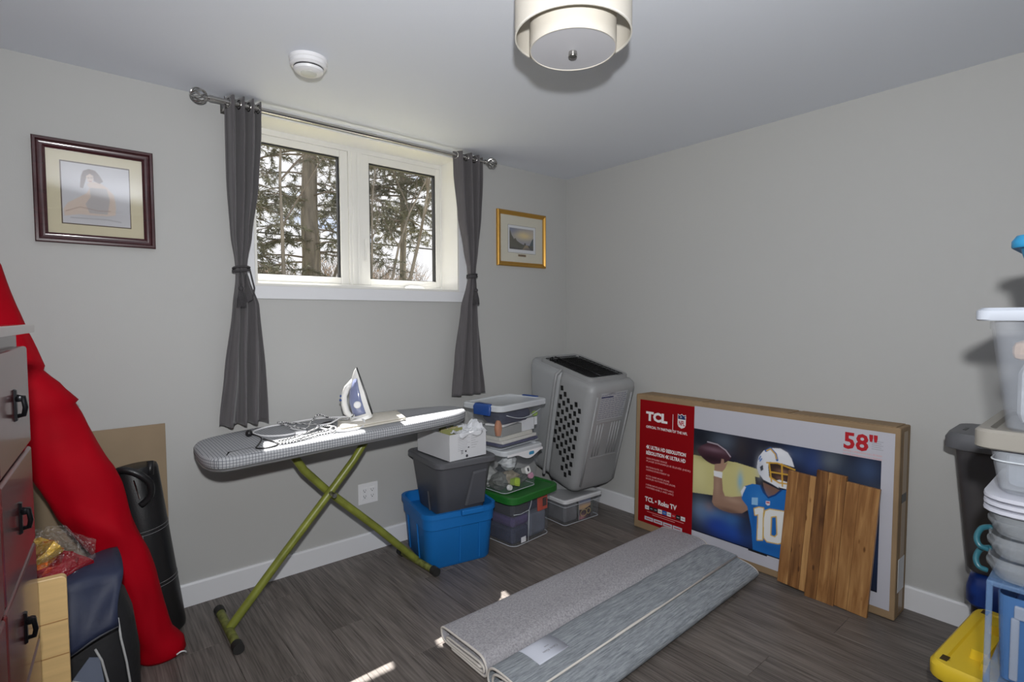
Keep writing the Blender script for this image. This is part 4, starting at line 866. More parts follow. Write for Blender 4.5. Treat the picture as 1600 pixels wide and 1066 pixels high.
# ------------------------------------------------------------------ TV carton
TVW, TVH, TVT = 1.408, .862, .155
lean = math.atan2(.02, TVH)
tv = thing('tv_carton', 'large brown television carton with red and white print leaning on wall', 'carton', (-.182, -.783, 0), (-lean, 0, R(-90)))
cb = obj('carton', MB().box(0, TVW, 0, TVT, .002, TVH), M['card'], tv, bev=.006)
for k, (u0_, u1_) in enumerate(((.02,.46),(.48,.93),(.95,1.39))): obj('top_flap', MB().box(u0_, u1_, .004, TVT-.012, TVH, TVH+.0035), M['card'], tv, bev=.001)
obj('side_tape', MB().box(TVW-.001, TVW+.0006, .05, .11, .02, .84), mat('tape', (150,124,92), .3), tv)
obj('hand_hole', MB().box(TVW-.001, TVW+.001, .045, .115, .52, .56), M['black'], tv, bev=.01)
obj('side_sticker', MB().box(TVW-.001, TVW+.001, .03, .12, .12, .27), M['paper'], tv)
mred = mat('print_red', (140,0,10), .6, spec=.2); mwhite = mat('print_white', (188,188,197), .5)
obj('white_panel', MB().box(.413, 1.388, -.0006, 0, .04, .835), mwhite, tv)
obj('red_panel', MB().box(.032, .413, -.0007, 0, .05, .830), mred, tv)
# the printed action photograph
P = Paint(.413, 1.340, .105, .705, 340, 220, (30,34,50))
for a in ((.50,.66,.10,.05,(22,24,32),.9),(.60,.66,.08,.05,(88,98,112),.75),(.70,.64,.05,.08,(58,50,50),.7),(.78,.66,.06,.05,(40,40,52),.8),(.98,.66,.07,.05,(60,80,120),.7),(1.06,.63,.05,.08,(44,66,120),.8),(1.14,.66,.05,.05,(120,130,140),.55),(1.20,.62,.06,.06,(50,62,82),.7),(1.29,.65,.05,.06,(64,84,120),.7),(1.10,.54,.10,.05,(38,44,60),.8),(1.25,.52,.09,.05,(86,96,112),.5),(1.32,.55,.04,.04,(80,90,104),.5),(1.2,.45,.1,.06,(40,48,70),.7),(1.28,.3,.1,.15,(40,60,96),.7)): P.blob(*a)
P.poly([(.413,.548),(.676,.557),(.80,.545),(.80,.40),(.74,.36),(.611,.351),(.413,.326)], (206,198,136), .92); P.blob(.696,.459,.016,.05,(120,176,206),.8); P.blob(.45,.44,.05,.09,(220,214,160),.5)
P.poly([(.413,.326),(.611,.351),(.74,.36),(.76,.30),(.413,.27)], (26,28,38), .9); P.blob(.47,.24,.06,.07,(120,136,156),.7); P.blob(.55,.23,.10,.05,(96,134,176),.75); P.blob(.58,.175,.09,.06,(28,62,150),.95); P.blob(.67,.17,.08,.06,(34,76,164),.9); P.blob(.52,.27,.03,.03,(150,120,110),.4); P.blob(.66,.24,.05,.04,(60,110,170),.6); P.blob(.72,.2,.04,.06,(40,52,70),.6)
arm = [(.542,.453),(.592,.453),(.599,.383),(.612,.356),(.646,.36),(.707,.38),(.739,.35),(.748,.319),(.71,.287),(.649,.272),(.585,.273),(.548,.285),(.536,.304),(.543,.386)]
P.poly(arm, (150,118,100)); P.blob(.565,.40,.016,.06,(176,146,126),.6); P.blob(.66,.345,.05,.016,(182,152,132),.6); P.blob(.64,.28,.08,.014,(92,68,58),.7)
P.poly([(.541,.484),(.594,.486),(.592,.451),(.544,.454)], (226,226,230))
ball = [(.540+.103*math.cos(a)*(1-.12*abs(math.sin(a))), .580+.062*math.sin(a)*(.75+.25*math.sin(a)**2)) for a in [k*math.pi/18 for k in range(36)]]
P.poly(ball, (72,44,54)); P.blob(.54,.602,.07,.014,(128,100,112),.7); P.blob(.53,.548,.08,.02,(34,22,28),.8); P.line([(.50,.640),(.56,.636),(.61,.612),(.637,.582)], .003, (196,186,196), .8)
P.poly([(.545,.521),(.582,.533),(.586,.56),(.6,.56),(.603,.533),(.623,.55),(.61,.513),(.593,.489),(.546,.485)], (166,132,112))
P.poly([(.776,.503),(.821,.505),(.838,.468),(.806,.452),(.781,.462)], (30,26,26)); P.poly([(.818,.484),(.878,.47),(.91,.461),(.884,.418),(.844,.412),(.823,.456)], (120,90,76))
P.poly([(.703,.4),(.723,.44),(.765,.463),(.806,.464),(.823,.431),(.848,.411),(.883,.434),(.913,.466),(.999,.488),(1.011,.107),(.775,.107),(.764,.222),(.749,.285),(.739,.333),(.708,.363)], (28,104,180))
P.blob(.80,.40,.05,.04,(60,136,208),.5); P.blob(.775,.30,.012,.08,(20,78,146),.6); P.blob(.86,.15,.08,.03,(22,84,156),.6)
P.line([(.806,.464),(.823,.431),(.848,.409),(.883,.432),(.913,.466)], .004, (18,60,120)); P.poly([(.7,.404),(.719,.439),(.729,.435),(.713,.395),(.709,.377)], (216,220,226))
P.poly([(.847,.589),(.921,.597),(.967,.587),(.953,.552),(.943,.51),(.893,.498),(.853,.513)], (58,42,38)); P.blob(.915,.562,.03,.012,(142,106,88),.8); P.blob(.905,.525,.022,.012,(132,96,80),.7)
helmet = [(.786,.58),(.793,.615),(.817,.651),(.856,.672),(.903,.678),(.938,.664),(.958,.636),(.972,.596),(.921,.601),(.85,.598),(.843,.576),(.849,.52),(.893,.498),(.90,.472),(.862,.486),(.821,.497),(.796,.524),(.785,.551)]
P.poly(helmet, (222,224,230)); P.blob(.80,.56,.02,.06,(176,182,196),.6); P.blob(.89,.655,.04,.016,(240,240,244),.6)
P.poly([(.869,.5),(.9,.516),(.954,.512),(.951,.476),(.905,.476)], (224,226,230)); P.line([(.829,.652),(.852,.670),(.879,.645),(.887,.615)], .006, (40,96,170)); P.line([(.833,.654),(.852,.667),(.877,.644),(.884,.621)], .0032, (216,170,60))
for q in ([(.835,.591),(.89,.600),(.974,.584)], [(.847,.589),(.862,.498)], [(.86,.547),(.953,.552)], [(.911,.600),(.914,.542),(.917,.487)], [(.852,.52),(.90,.50),(.95,.505)]): P.line(q, .0038, (206,160,62))
P.poly([(.800,.56),(.815,.575),(.818,.55),(.806,.54)], (60,64,74)); P.line([(.795,.60),(.802,.618)], .003, (60,110,180)); P.line([(.80,.592),(.808,.606)], .003, (60,110,180))
one = [(.777,.331),(.802,.345),(.824,.347),(.823,.178),(.797,.17),(.799,.308),(.782,.299)]; zero = [(.835,.335),(.858,.35),(.928,.358),(.99,.355),(.99,.205),(.933,.202),(.903,.185),(.848,.178),(.831,.193),(.828,.292)]
for q in (one, zero): P.line(q+[q[0]], .005, (206,170,70)); P.poly(q, (226,226,224))
P.poly([(.867,.312),(.891,.322),(.897,.231),(.886,.215),(.866,.217)], (28,100,174)); P.line([(.867,.312),(.891,.322),(.897,.231),(.886,.215),(.866,.217),(.867,.312)], .0028, (206,170,70))
P.poly([(.761,.388),(.794,.395),(.795,.355),(.762,.35)], (140,186,224)); P.poly([(.835,.389),(.858,.393),(.857,.373),(.846,.367),(.836,.373)], (216,206,214)); P.line([(.84,.382),(.853,.384)], .003, (190,40,60))
P.poly([(.413,.105),(1.34,.105),(1.34,.110),(.413,.110)], (14,14,16))
P.build('printed_photo', M['gloss_print'], tv, -.0012)
obj('tv_bezel', MB().box(.75, .85, -.0014, -.0006, .098, .105), M['black'], tv)
FR = (R(90), 0, 0)
def ltr(txt, u, v, size, m, bold=0, maxw=None): return lettering('lettering', txt, size, m, tv, (u, -.0010, v), FR, bold, depth=.0002, maxw=maxw)
lw = mat('print_letter', (232,226,226), .5); lr = mat('print_letter_red', (176,14,30), .5); lp_ = mat('print_letter_pink', (216,150,150), .5)
ltr('TCL', .081, .705, .074, lw, .004, .155); obj('divider', MB().box(.2695,.2725,-.0011,-.0005,.665,.765), lw, tv)
# league shield
sh = MB(); sv = [(a, b+.022) for a, b in [(.304,.752),(.318,.746),(.331,.754),(.344,.746),(.358,.752),(.358,.690),(.351,.676),(.331,.666),(.311,.676),(.304,.690)]]
def flat(pts, y): return MB().add([(a, y, b) for a, b in pts]+[(a, y+.0006, b) for a, b in pts], [tuple(range(len(pts)))]+[(i_, i_+len(pts), (i_+1) % len(pts)+len(pts), (i_+1) % len(pts)) for i_ in range(len(pts))])
se = obj('league_shield', flat(sv, -.0014), lw, tv)
obj('shield_blue', flat([(.307,.770),(.318,.764),(.331,.772),(.344,.764),(.355,.770),(.355,.744),(.307,.744)], -.0018), mat('shield_navy', (28,44,96), .5), se)
obj('shield_letters', flat([(.307,.741),(.355,.741),(.355,.713),(.349,.700),(.331,.691),(.313,.700),(.307,.713)], -.0017), lw, se)
lettering('lettering', 'NFL', .040, mat('shield_red', (176,30,50), .5), tv, (.311, -.0021, .707), FR, .001, maxw=.040)
lettering('lettering', '*  *', .03, lw, tv, (.320, -.0022, .742), FR, 0)
ltr('OFFICIAL TV PARTNER OF THE NFL', .080, .655, .022, lw, .0005, .29)
ltr('4K ULTRA HD RESOLUTION', .084, .525, .030, lw, .0012, .28); ltr('RÉSOLUTION 4K ULTRA HD', .084, .488, .030, lw, .0012, .278)
for k, (q, wq) in enumerate((('HIGH DYNAMIC RANGE',.15),('PLAGE DYNAMIQUE ÉLEVÉE (HDR)',.31),('MOTION RATE 120',.12),('CADENCE DE MOUVEMENT 120',.17),('AUTO GAME MODE (ALLM)',.17),('MODE JEU AUTOMATIQUE (ALLM)',.21),('3 HDMI INPUTS (ONE WITH eARC)',.20),('3 ENTRÉES HDMI (1 AVEC eARC)',.20))):
    ltr(q, .086, .458-.017*k-.022*(k//2), .014, lp_, .0003, wq)
ltr('TCL • Roku TV', .083, .190, .040, lw, .0015, .228)
for k in range(9):
    cc = ((222,218,218),(20,20,24),(26,26,30),(222,222,222),(34,92,170),(216,216,218),(176,14,28),(24,24,26),(214,212,212))[k]
    ic = obj('app_badge', MB().box(.085+.0318*k,.114+.0318*k,-.0012,-.0004,.138,.163), mat('badge%d' % k, cc, .5), tv); obj('badge_mark', MB().box(.091+.0318*k,.108+.0318*k,-.0014,-.001,.147,.153), M['inkg'], ic)
for k in range(2): obj('fine_print', MB().box(.10+.04*k,.36-.06*k,-.0011,-.0005,.124-.012*k,.127-.012*k), lp_, tv)
for k in range(4): ic = obj('spec_badge', MB().box(.083+.068*k,.146+.068*k,-.0012,-.0004,.070,.093), mwhite, tv); obj('badge_mark', MB().box(.092+.068*k,.136+.068*k,-.0014,-.001,.079,.084), lr, ic)
ltr('58"', 1.185, .738, .105, lr, .003, .135)
for k in range(5): obj('fine_print', MB().box(1.300,1.345-.008*(k % 2),-.0011,-.0005,.752+.009*k,.754+.009*k), M['inkg'], tv)
for k in range(2): ltr('NATIVE DIMENSION DE L\'ÉCRAN', 1.185, .722-.016*k, .011, lp_, 0, .155)

# ------------------------------------------------------------------ staved hardwood panel leaning on the carton
wpnl = thing('wood_panel', 'staggered honey coloured hardwood stave panel leaning on the carton', 'panel', (-.246, -1.712, .012), (-R(4.6), R(2.6), R(-90)))
wm = bpy.data.materials.new('hardwood'); wm.use_nodes = True; t = wm.node_tree; b = t.nodes['Principled BSDF']
tcn = t.nodes.new('ShaderNodeTexCoord'); oi = t.nodes.new('ShaderNodeObjectInfo'); sc = t.nodes.new('ShaderNodeVectorMath'); sc.operation = 'SCALE'; sc.inputs['Scale'].default_value = 23; ad = t.nodes.new('ShaderNodeVectorMath'); ad.operation = 'ADD'
t.links.new(oi.outputs['Random'], sc.inputs[0]); t.links.new(tcn.outputs['Object'], ad.inputs[0]); t.links.new(sc.outputs[0], ad.inputs[1])
mpn = t.nodes.new('ShaderNodeMapping'); mpn.inputs['Scale'].default_value = (45, 45, 4); t.links.new(ad.outputs[0], mpn.inputs[0])
n1 = t.nodes.new('ShaderNodeTexNoise'); n1.inputs['Scale'].default_value = 1; n1.inputs['Detail'].default_value = 5; n1.inputs['Distortion'].default_value = .6; t.links.new(mpn.outputs[0], n1.inputs['Vector'])
mp2 = t.nodes.new('ShaderNodeMapping'); mp2.inputs['Scale'].default_value = (26, 26, 9); t.links.new(ad.outputs[0], mp2.inputs[0]); vo = t.nodes.new('ShaderNodeTexVoronoi'); vo.inputs['Scale'].default_value = 1; t.links.new(mp2.outputs[0], vo.inputs['Vector'])
kn = t.nodes.new('ShaderNodeMapRange'); kn.inputs['From Min'].default_value = .06; kn.inputs['From Max'].default_value = .15; kn.inputs['To Min'].default_value = .35; kn.inputs['To Max'].default_value = 0; t.links.new(vo.outputs['Distance'], kn.inputs[0])
ma = t.nodes.new('ShaderNodeMath'); ma.operation = 'MULTIPLY_ADD'; ma.inputs[1].default_value = .42; t.links.new(oi.outputs['Random'], ma.inputs[0]); t.links.new(n1.outputs['Fac'], ma.inputs[2])
ms = t.nodes.new('ShaderNodeMath'); ms.operation = 'SUBTRACT'; t.links.new(ma.outputs[0], ms.inputs[0]); t.links.new(kn.outputs[0], ms.inputs[1])
rr_ = t.nodes.new('ShaderNodeValToRGB'); rr_.color_ramp.elements[0].position = .32; rr_.color_ramp.elements[1].position = 1.0; rr_.color_ramp.elements[0].color = (*lin((84,52,28)), 1); rr_.color_ramp.elements[1].color = (*lin((186,142,90)), 1)
e_ = rr_.color_ramp.elements.new(.64); e_.color = (*lin((142,98,56)), 1)
t.links.new(ms.outputs[0], rr_.inputs[0]); t.links.new(rr_.outputs[0], b.inputs['Base Color']); b.inputs['Roughness'].default_value = .38
M['wood'] = wm
us = [0, .050, .102, .130, .182, .232, .258, .312, .392]
lo = [.010,.010,.010,-.012,-.012,-.012,.006,.006]; hi = [.575,.575,.575,.612,.612,.612,.590,.590]
for k in range(8):
    obj('stave', MB().box(us[k]+.0003, us[k+1]-.0003, -.0012*(k % 2), .020, lo[k], hi[k]), M['wood'], wpnl, bev=.002)

# ------------------------------------------------------------------ two folded rugs
def rugmat(name, c, c2, streak):
    m = bpy.data.materials.new(name); m.use_nodes = True; t = m.node_tree; b = t.nodes['Principled BSDF']; b.inputs['Roughness'].default_value = .95; b.inputs['Specular IOR Level'].default_value = .1
    tcn = t.nodes.new('ShaderNodeTexCoord'); mpn = t.nodes.new('ShaderNodeMapping'); mpn.inputs['Scale'].default_value = streak; t.links.new(tcn.outputs['Object'], mpn.inputs[0])
    n1 = t.nodes.new('ShaderNodeTexNoise'); n1.inputs['Scale'].default_value = 1; n1.inputs['Detail'].default_value = 5; n1.inputs['Roughness'].default_value = .7; t.links.new(mpn.outputs[0], n1.inputs['Vector'])
    rp_ = t.nodes.new('ShaderNodeValToRGB'); rp_.color_ramp.elements[0].position = .32; rp_.color_ramp.elements[1].position = .68; rp_.color_ramp.elements[0].color = (*lin(c), 1); rp_.color_ramp.elements[1].color = (*lin(c2), 1)
    t.links.new(n1.outputs['Fac'], rp_.inputs[0]); t.links.new(rp_.outputs[0], b.inputs['Base Color'])
    n2 = t.nodes.new('ShaderNodeTexNoise'); n2.inputs['Scale'].default_value = 450; t.links.new(tcn.outputs['Object'], n2.inputs['Vector'])
    bp = t.nodes.new('ShaderNodeBump'); bp.inputs['Strength'].default_value = .5; bp.inputs['Distance'].default_value = .002; t.links.new(n2.outputs['Fac'], bp.inputs['Height']); t.links.new(bp.outputs[0], b.inputs['Normal'])
    return m
M['bind'] = mat('rug_binding', (214,208,200), .8)
def rug(label, loc, rz, L, prof, th, m):
    """prof: the centre line of the folded layers in (y, z), swept along x"""
    t = thing('folded_rug', label, 'rug', loc, (0,0,R(rz)))
    P = wob([(0, a, b) for a, b in prof], 5); n_ = len(P); up_, dn_ = [], []
    for i_ in range(n_):
        d = (P[min(i_+1, n_-1)]-P[max(i_-1, 0)]).normalized(); nn = Vector((0, -d.z, d.y)); up_.append(P[i_]+nn*th/2); dn_.append(P[i_]-nn*th/2)
    ringp = up_+dn_[::-1]; xs = [0, .004]+[L*k/10 for k in range(1, 10)]+[L-.004, L]
    mb = MB(); nr = len(ringp); vs_ = [(x_, p_.y, p_.z+.0015*math.sin(x_*9+p_.y*20)*(p_.z > .02)) for x_ in xs for p_ in ringp]
    fs = [(i_*nr+j, i_*nr+(j+1) % nr, (i_+1)*nr+(j+1) % nr, (i_+1)*nr+j) for i_ in range(len(xs)-1) for j in range(nr)]
    for e_, flip in ((0, True), (len(xs)-1, False)):
        for j in range(n_-1):
            q = (e_*nr+j, e_*nr+j+1, e_*nr+nr-2-j, e_*nr+nr-1-j); fs.append(q if flip else q[::-1])
    mb.add(vs_, fs); obj('pile', mb, m, t, sm=50)
    for x_ in (0, L): obj('binding', MB().tube([(x_, p_.y, p_.z) for p_ in P], th*.56, 6), M['bind'], t, sm=True)
    for q in (P[0], P[-1]): obj('binding', MB().tube([(0, q.y, q.z), (L, q.y, q.z)], th*.55, 6), M['bind'], t, sm=True)
    return t
th = .0095
rgA = [(.115,.030),(.0,.027),(-.09,.024),(-.118,.030),(-.10,.040),(-.02,.043),(.09,.047),(.125,.043),(.137,.030),(.12,.017),(.0,.0155),(-.115,.014),(-.143,.020),(-.155,.042),(-.149,.064),(-.112,.071),(-.02,.074),(.08,.077),(.125,.073),(.149,.052),(.155,.030),(.146,.011),(.12,.0056),(.0,.0056),(-.08,.0056)]
rgA = [(-a, b) for a, b in rgA]
rug('plain grey folded rug lying nearer the storage tubs', (-1.785, -1.168, 0), .4, 1.585, rgA, th, rugmat('grey_weave', (140,138,142), (190,188,192), (130,130,130)))
rgB = [(.06,.040),(-.04,.036),(-.075,.040),(-.07,.050),(.0,.054),(.07,.051),(.085,.036),(.06,.024),(-.05,.022),(-.095,.026),(-.112,.044),(-.10,.062),(-.04,.068),(.05,.063),(.105,.052),(.122,.032),(.11,.013),(.05,.0056),(-.07,.0056),(-.12,.0066),(-.146,.022),(-.150,.046),(-.135,.072),(-.095,.083),(-.03,.080),(.06,.068),(.13,.050)]
# turn over: free edge on top, towards the near side
rgB2 = [(.03,.040),(-.04,.036),(-.062,.043),(-.05,.053),(.02,.050),(.055,.036),(.03,.023),(-.05,.020),(-.085,.027),(-.095,.046),(-.075,.062),(-.01,.064),(.07,.054),(.100,.034),(.08,.014),(.0,.0105),(-.09,.011),(-.124,.022),(-.130,.048),(-.112,.072),(-.05,.080),(.03,.074),(.12,.058),(.158,.034),(.146,.010),(.10,.0056),(-.09,.0056),(-.138,.010),(-.156,.034),(-.152,.068),(-.125,.088),(-.07,.092),(-.005,.0875),(.048,.0835)]
rgB2 = [(-a, b) for a, b in rgB2]
r2_ = rug('blue grey streaked folded rug with paper label beside the plain one', (-1.80, -1.515, 0), 1.9, 1.535, rgB2, th, rugmat('blue_grey_weave', (116,122,128), (172,177,182), (14,160,160)))
# paper label wrapped over the crest
n_ = 10; mb = MB(); pr_ = wob([(0,.150,.058),(0,.146,.078),(0,.125,.0945),(0,.07,.0985),(0,.02,.0958)], 4)
vs_ = [(x_, p_.y, p_.z) for x_ in (.13,.29) for p_ in pr_]; k_ = len(pr_)
mb.add(vs_, [(i_, i_+1, k_+i_+1, k_+i_) for i_ in range(k_-1)]); o = obj('paper_label', mb, mat('label_paper', (206,210,222), .6), r2_, sm=True); sd = o.modifiers.new('t', 'SOLIDIFY'); sd.thickness = .0006
lettering('lettering', 'Calvin Klein', .016, M['inkg'], r2_, (.262, .062, .0995), (0,0,R(180)), 0, depth=.0002)
lettering('lettering', 'HOME', .008, M['inkg'], r2_, (.235, .082, .0990), (0,0,R(180)), 0, depth=.0002)
# ------------------------------------------------------------------ left side: dresser, bags, cardboard
dm = mat('cherry_lacquer', (84,32,32), .24, spec=.5, coat=.35, var=((4,4,40),.22))
M['dress'] = dm; M['dtop'] = mat('dresser_top', (120,92,88), .14, spec=.6, coat=.8, var=((30,3,3),.1)); M['iron'] = mat('black_iron', (24,24,27), .3, .7)
dr = thing('dresser', 'tall glossy cherry red dresser with black pulls at left edge', 'dresser', (-3.0, -1.28, 0), (0, 0, R(-3.5)))
# local: +x out of the front, -y along the front towards the camera
DW, DD = 1.0, .48
obj('carcass', MB().box(-DD, -.022, -DW+.03, -.035, .06, 1.327), dm, dr, bev=.003)
obj('top', MB().box(-DD-.005, .004, -DW, 0, 1.328, 1.346), M['dtop'], dr, bev=.003)
obj('plinth', MB().box(-DD+.02, -.04, -DW+.05, -.055, 0, .06), dm, dr)
zs = [1.305, 1.092, .882, .672, .462, .252, .075]
pullm = None
for r_ in range(6):
    for c0, c1 in ((-.405,-.055),(-.975,-.415)):
        z1, z0 = zs[r_]-.004, zs[r_+1]+.004
        dw = obj('drawer', MB().box(-.024, -.004, c0, c1, z0, z1), dm, dr, bev=.005)
        yc_ = (c0+c1)/2-.01; zc_ = (z0+z1)/2
        mb = MB(); mb.loft([[(-.004, yc_-.006, zc_-.030), (-.004, yc_+.006, zc_-.030), (-.004, yc_+.006, zc_+.030), (-.004, yc_-.006, zc_+.030)], [(.000, yc_-.005, zc_-.028), (.000, yc_+.005, zc_-.028), (.000, yc_+.005, zc_+.028), (.000, yc_-.005, zc_+.028)]])
        mb.lathe([(0,-.005),(.008,-.005),(.009,0),(.008,.005),(0,.005)], 10, (.004, yc_, zc_+.012))
        mb.tube([(.0, yc_, zc_+.016), (.009, yc_-.004, zc_+.014), (.012, yc_-.008, zc_-.004), (.009, yc_-.004, zc_-.018), (.0, yc_, zc_-.020)], .0042, 8)
        obj('pull', mb, M['iron'], dw, sm=40, label='black iron drawer pull')
# pale wooden board standing beside the dresser
pw = mat('pale_birch', (198,166,114), .45, var=((3,60,60),.10)); pwd = mat('birch_joint', (150,112,66), .6)
bo = thing('birch_board', 'pale birch board with rounded corner standing behind the dresser edge', 'board', (-3.0, -1.225, 0), (0, 0, R(-1)))
mb = MB(); R_ = .012; top = .748
prof = [(-.40,0),(.038,0),(.038,top-R_)]+[(.038-R_+R_*math.cos(a*math.pi/12), top-R_+R_*math.sin(a*math.pi/12)) for a in range(1,7)]+[(-.40,top)]
mb.loft([[(x_, 0, z_) for x_, z_ in prof], [(x_, .022, z_) for x_, z_ in prof]])
obj('panel', mb, pw, bo, bev=.002)
for k in range(8): obj('joint', MB().box(-.395, .0375, -.0008, .004, .06+.083*k, .0622+.083*k), pwd, bo)
# long red bag leaning in the corner
redm = mat('red_nylon', (166,0,22), .7, spec=.12, bump=(35,.5), var=(5,.12))
rbag = thing('storage_bag', 'long red fabric bag leaning against wall beside the dresser', 'bag', (-2.70, -.34, 0))
cl = [(-2.700,-.362,.0,.070,.058),(-2.699,-.362,.015,.085,.068),(-2.702,-.360,.05,.082,.070),(-2.720,-.360,.10,.064,.068),(-2.734,-.360,.16,.063,.068),(-2.757,-.358,.27,.067,.070),(-2.775,-.356,.35,.070,.072),(-2.802,-.354,.44,.074,.074),(-2.852,-.350,.55,.091,.078),(-2.890,-.346,.63,.106,.080),(-2.918,-.342,.715,.113,.082),(-2.947,-.338,.80,.116,.084),(-2.993,-.332,.90,.117,.085),(-3.034,-.328,1.0,.117,.085),(-3.049,-.326,1.035,.116,.084),(-3.053,-.325,1.048,.130,.090),(-3.072,-.323,1.085,.128,.088),(-3.098,-.320,1.13,.127,.086),(-3.138,-.316,1.185,.121,.084),(-3.140,-.315,1.20,.127,.088),(-3.168,-.312,1.30,.120,.084),(-3.194,-.308,1.40,.117,.082),(-3.225,-.302,1.55,.112,.078),(-3.25,-.298,1.65,.088,.06),(-3.27,-.295,1.72,.02,.015)]
rings = []; n_ = 36; sub = []
for a, b in zip(cl[:-1], cl[1:]):
    m_ = max(1, int((b[2]-a[2])/.022))
    for q in range(m_): f = q/m_; sub.append([a[i]+(b[i]-a[i])*f for i in range(5)])
sub.append(list(cl[-1]))
for k, (x_, y_, z_, ra, rb_) in enumerate(sub):
    fl_ = min(1, z_/.10); row = []
    for q in range(n_):
        a = 2*math.pi*q/n_; fold_ = abs(math.sin(1.1*a+z_*7.3+.8*math.sin(z_*11)))**3
        wr_ = 1+(.03*math.sin(3*a+z_*9)+.025*math.sin(7*a-z_*15+math.sin(z_*17))-.12*fold_+.05)*fl_*(.35+.65*abs(math.sin(a)))
        row.append((x_+math.cos(a)*ra*wr_+2.70, min(y_+math.sin(a)*rb_*wr_, -.03)+.34, z_+.012*math.sin(2*a+z_*20)*fl_*(z_ < 1.6)))
    rings.append(row)
obj('bag_body', MB().loft(rings), redm, rbag, sm=True)
obj('drawcord', MB().tube(wob([(.045,-.085,.018),(.06,-.085,.024),(.074,-.08,.018),(.080,-.07,.006)]), .003, 6), M['white'], rbag, sm=True)
# black padded cylinder case behind it
M['leather'] = mat('black_leatherette', (26,26,28), .38, bump=(250,.25)); M['stitch'] = mat('grey_stitch', (120,120,122), .7)
bc = thing('black_case', 'black leatherette cylinder case with stitched bands and strap handle', 'case', (-2.672, -.185, 0), (R(-3.5), R(-6.5), 0))
obj('tube', MB().lathe([(.07,0),(.085,.006),(.088,.02),(.088,.71),(.084,.725),(.07,.73)], 32, (0,0,.012), True, True), M['leather'], bc, sm=40)
for z_ in (.24,.255,.47,.485):
    obj('stitching', MB().tube([(math.cos(a*math.pi/16)*.0886, math.sin(a*math.pi/16)*.0886, z_+.008*math.sin(a*math.pi/16)) for a in range(32)], .0011, 5, closed=True), M['stitch'], bc)
for a in (R(225), R(262)): obj('stitching', MB().tube([(math.cos(a)*.0886, math.sin(a)*.0886, z_) for z_ in (.26,.36,.465)], .0011, 5), M['stitch'], bc)
obj('strap_handle', MB().tube(wob([(-.07,-.055,.70),(-.05,-.10,.755),(.0,-.125,.735),(.04,-.12,.68),(.035,-.10,.62),(.0,-.088,.59)]), .014, 8), M['leather'], bc, sm=True)
obj('zip_pull', MB().tube([(-.008,-.094,.70),(.0,-.1,.62)], .003, 6), M['steel'], bc)
obj('flap_roll', MB().tube([(.05,-.07,.70),(.06,-.055,.755)], .013, 8), M['leather'], bc, sm=True)
# cardboard sheet against the wall
cs = thing('cardboard_sheet', 'flat brown cardboard sheet leaning on wall behind the red bag', 'cardboard', (-2.79, -.03, 0), (R(-.8), 0, 0))
obj('sheet', MB().box(-.30, .168, -.004, .004, 0, .882), mat('sheet_card', (144,126,102), .85, var=(4,.1)), cs, bev=.001)
# black sports bag in front
M['nyl'] = mat('black_nylon', (28,28,31), .6, bump=(60,.5)); M['pipe'] = mat('white_piping', (176,176,176), .6)
db_ = thing('sports_bag', 'black sports bag with white piping and grey panel on floor', 'bag', (-2.945, -.66, 0))
rings = []
for z_, w_, d_ in ((.0,.24,.24),(.02,.29,.29),(.12,.31,.31),(.26,.30,.31),(.36,.28,.29),(.44,.24,.25),(.49,.18,.19),(.51,.10,.11)):
    rings.append([(x_*(1+.03*math.sin(z_*20+i_)), y_*(1+.03*math.cos(z_*17+i_*1.7)), z_) for i_, (x_, y_, _) in enumerate(rrect(w_, d_, .10, 0, 0, 0, 6))])
obj('bag_body', MB().loft(rings), M['nyl'], db_, sm=True)
def onbag(x_, z_, e=.004):
    # front surface of the bag at local x, height z
    for (za, wa, da), (zb_, wb_, dbb) in zip(*(lambda L: (L[:-1], L[1:]))([(.0,.24,.24),(.02,.29,.29),(.12,.31,.31),(.26,.30,.31),(.36,.28,.29),(.44,.24,.25),(.49,.18,.19),(.51,.10,.11)])):
        if za <= z_ <= zb_:
            f = (z_-za)/(zb_-za); w_ = wa+(wb_-wa)*f; d_ = da+(dbb-da)*f
            xx = abs(x_); r_ = .10; y_ = d_/2
            if xx > w_/2-r_: q = min(1, (xx-(w_/2-r_))/r_); y_ = d_/2-r_+r_*math.sqrt(max(0, 1-q*q))
            return (x_, -y_*1.02-e, z_)
obj('piping', MB().tube([onbag(x_, z_) for x_, z_ in ((.118,.03),(.122,.10),(.120,.18),(.112,.26),(.100,.34),(.095,.40))], .0035, 6), M['pipe'], db_, sm=True)
obj('piping', MB().tube([onbag(x_, z_) for x_, z_ in ((.060,.06),(.068,.14),(.064,.22),(.050,.30),(.035,.34))], .0035, 6), M['pipe'], db_, sm=True)
pnl = [onbag(x_, z_, .003) for x_, z_ in ((-.02,.27),(.02,.32),(.045,.31),(.056,.215),(.02,.24))]
obj('grey_panel', MB().add(pnl+[(a, b+.004, c) for a, b, c in pnl], [(0,4,3,2,1),(5,6,7,8,9)]+[(i_, (i_+1) % 5, (i_+1) % 5+5, i_+5) for i_ in range(5)]), mat('slate_panel', (104,112,130), .7), db_)
obj('piping', MB().tube([onbag(x_, z_) for x_, z_ in ((-.022,.268),(.02,.238),(.056,.213))], .003, 6), M['pipe'], db_, sm=True)
obj('strap', MB().tube(wob([onbag(x_, z_, .010) for x_, z_ in ((-.10,.155),(-.06,.17),(-.01,.18),(.02,.17),(.05,.13))]), .007, 6), mat('grey_webbing', (74,76,80), .7), db_, sm=True)
obj('ring', MB().tube([(-.045+.014*math.cos(a*.6), onbag(-.045,.26)[1]-.004, .255+.012*math.sin(a*.6)) for a in range(9)], .003, 6), M['steel'], db_, sm=True)
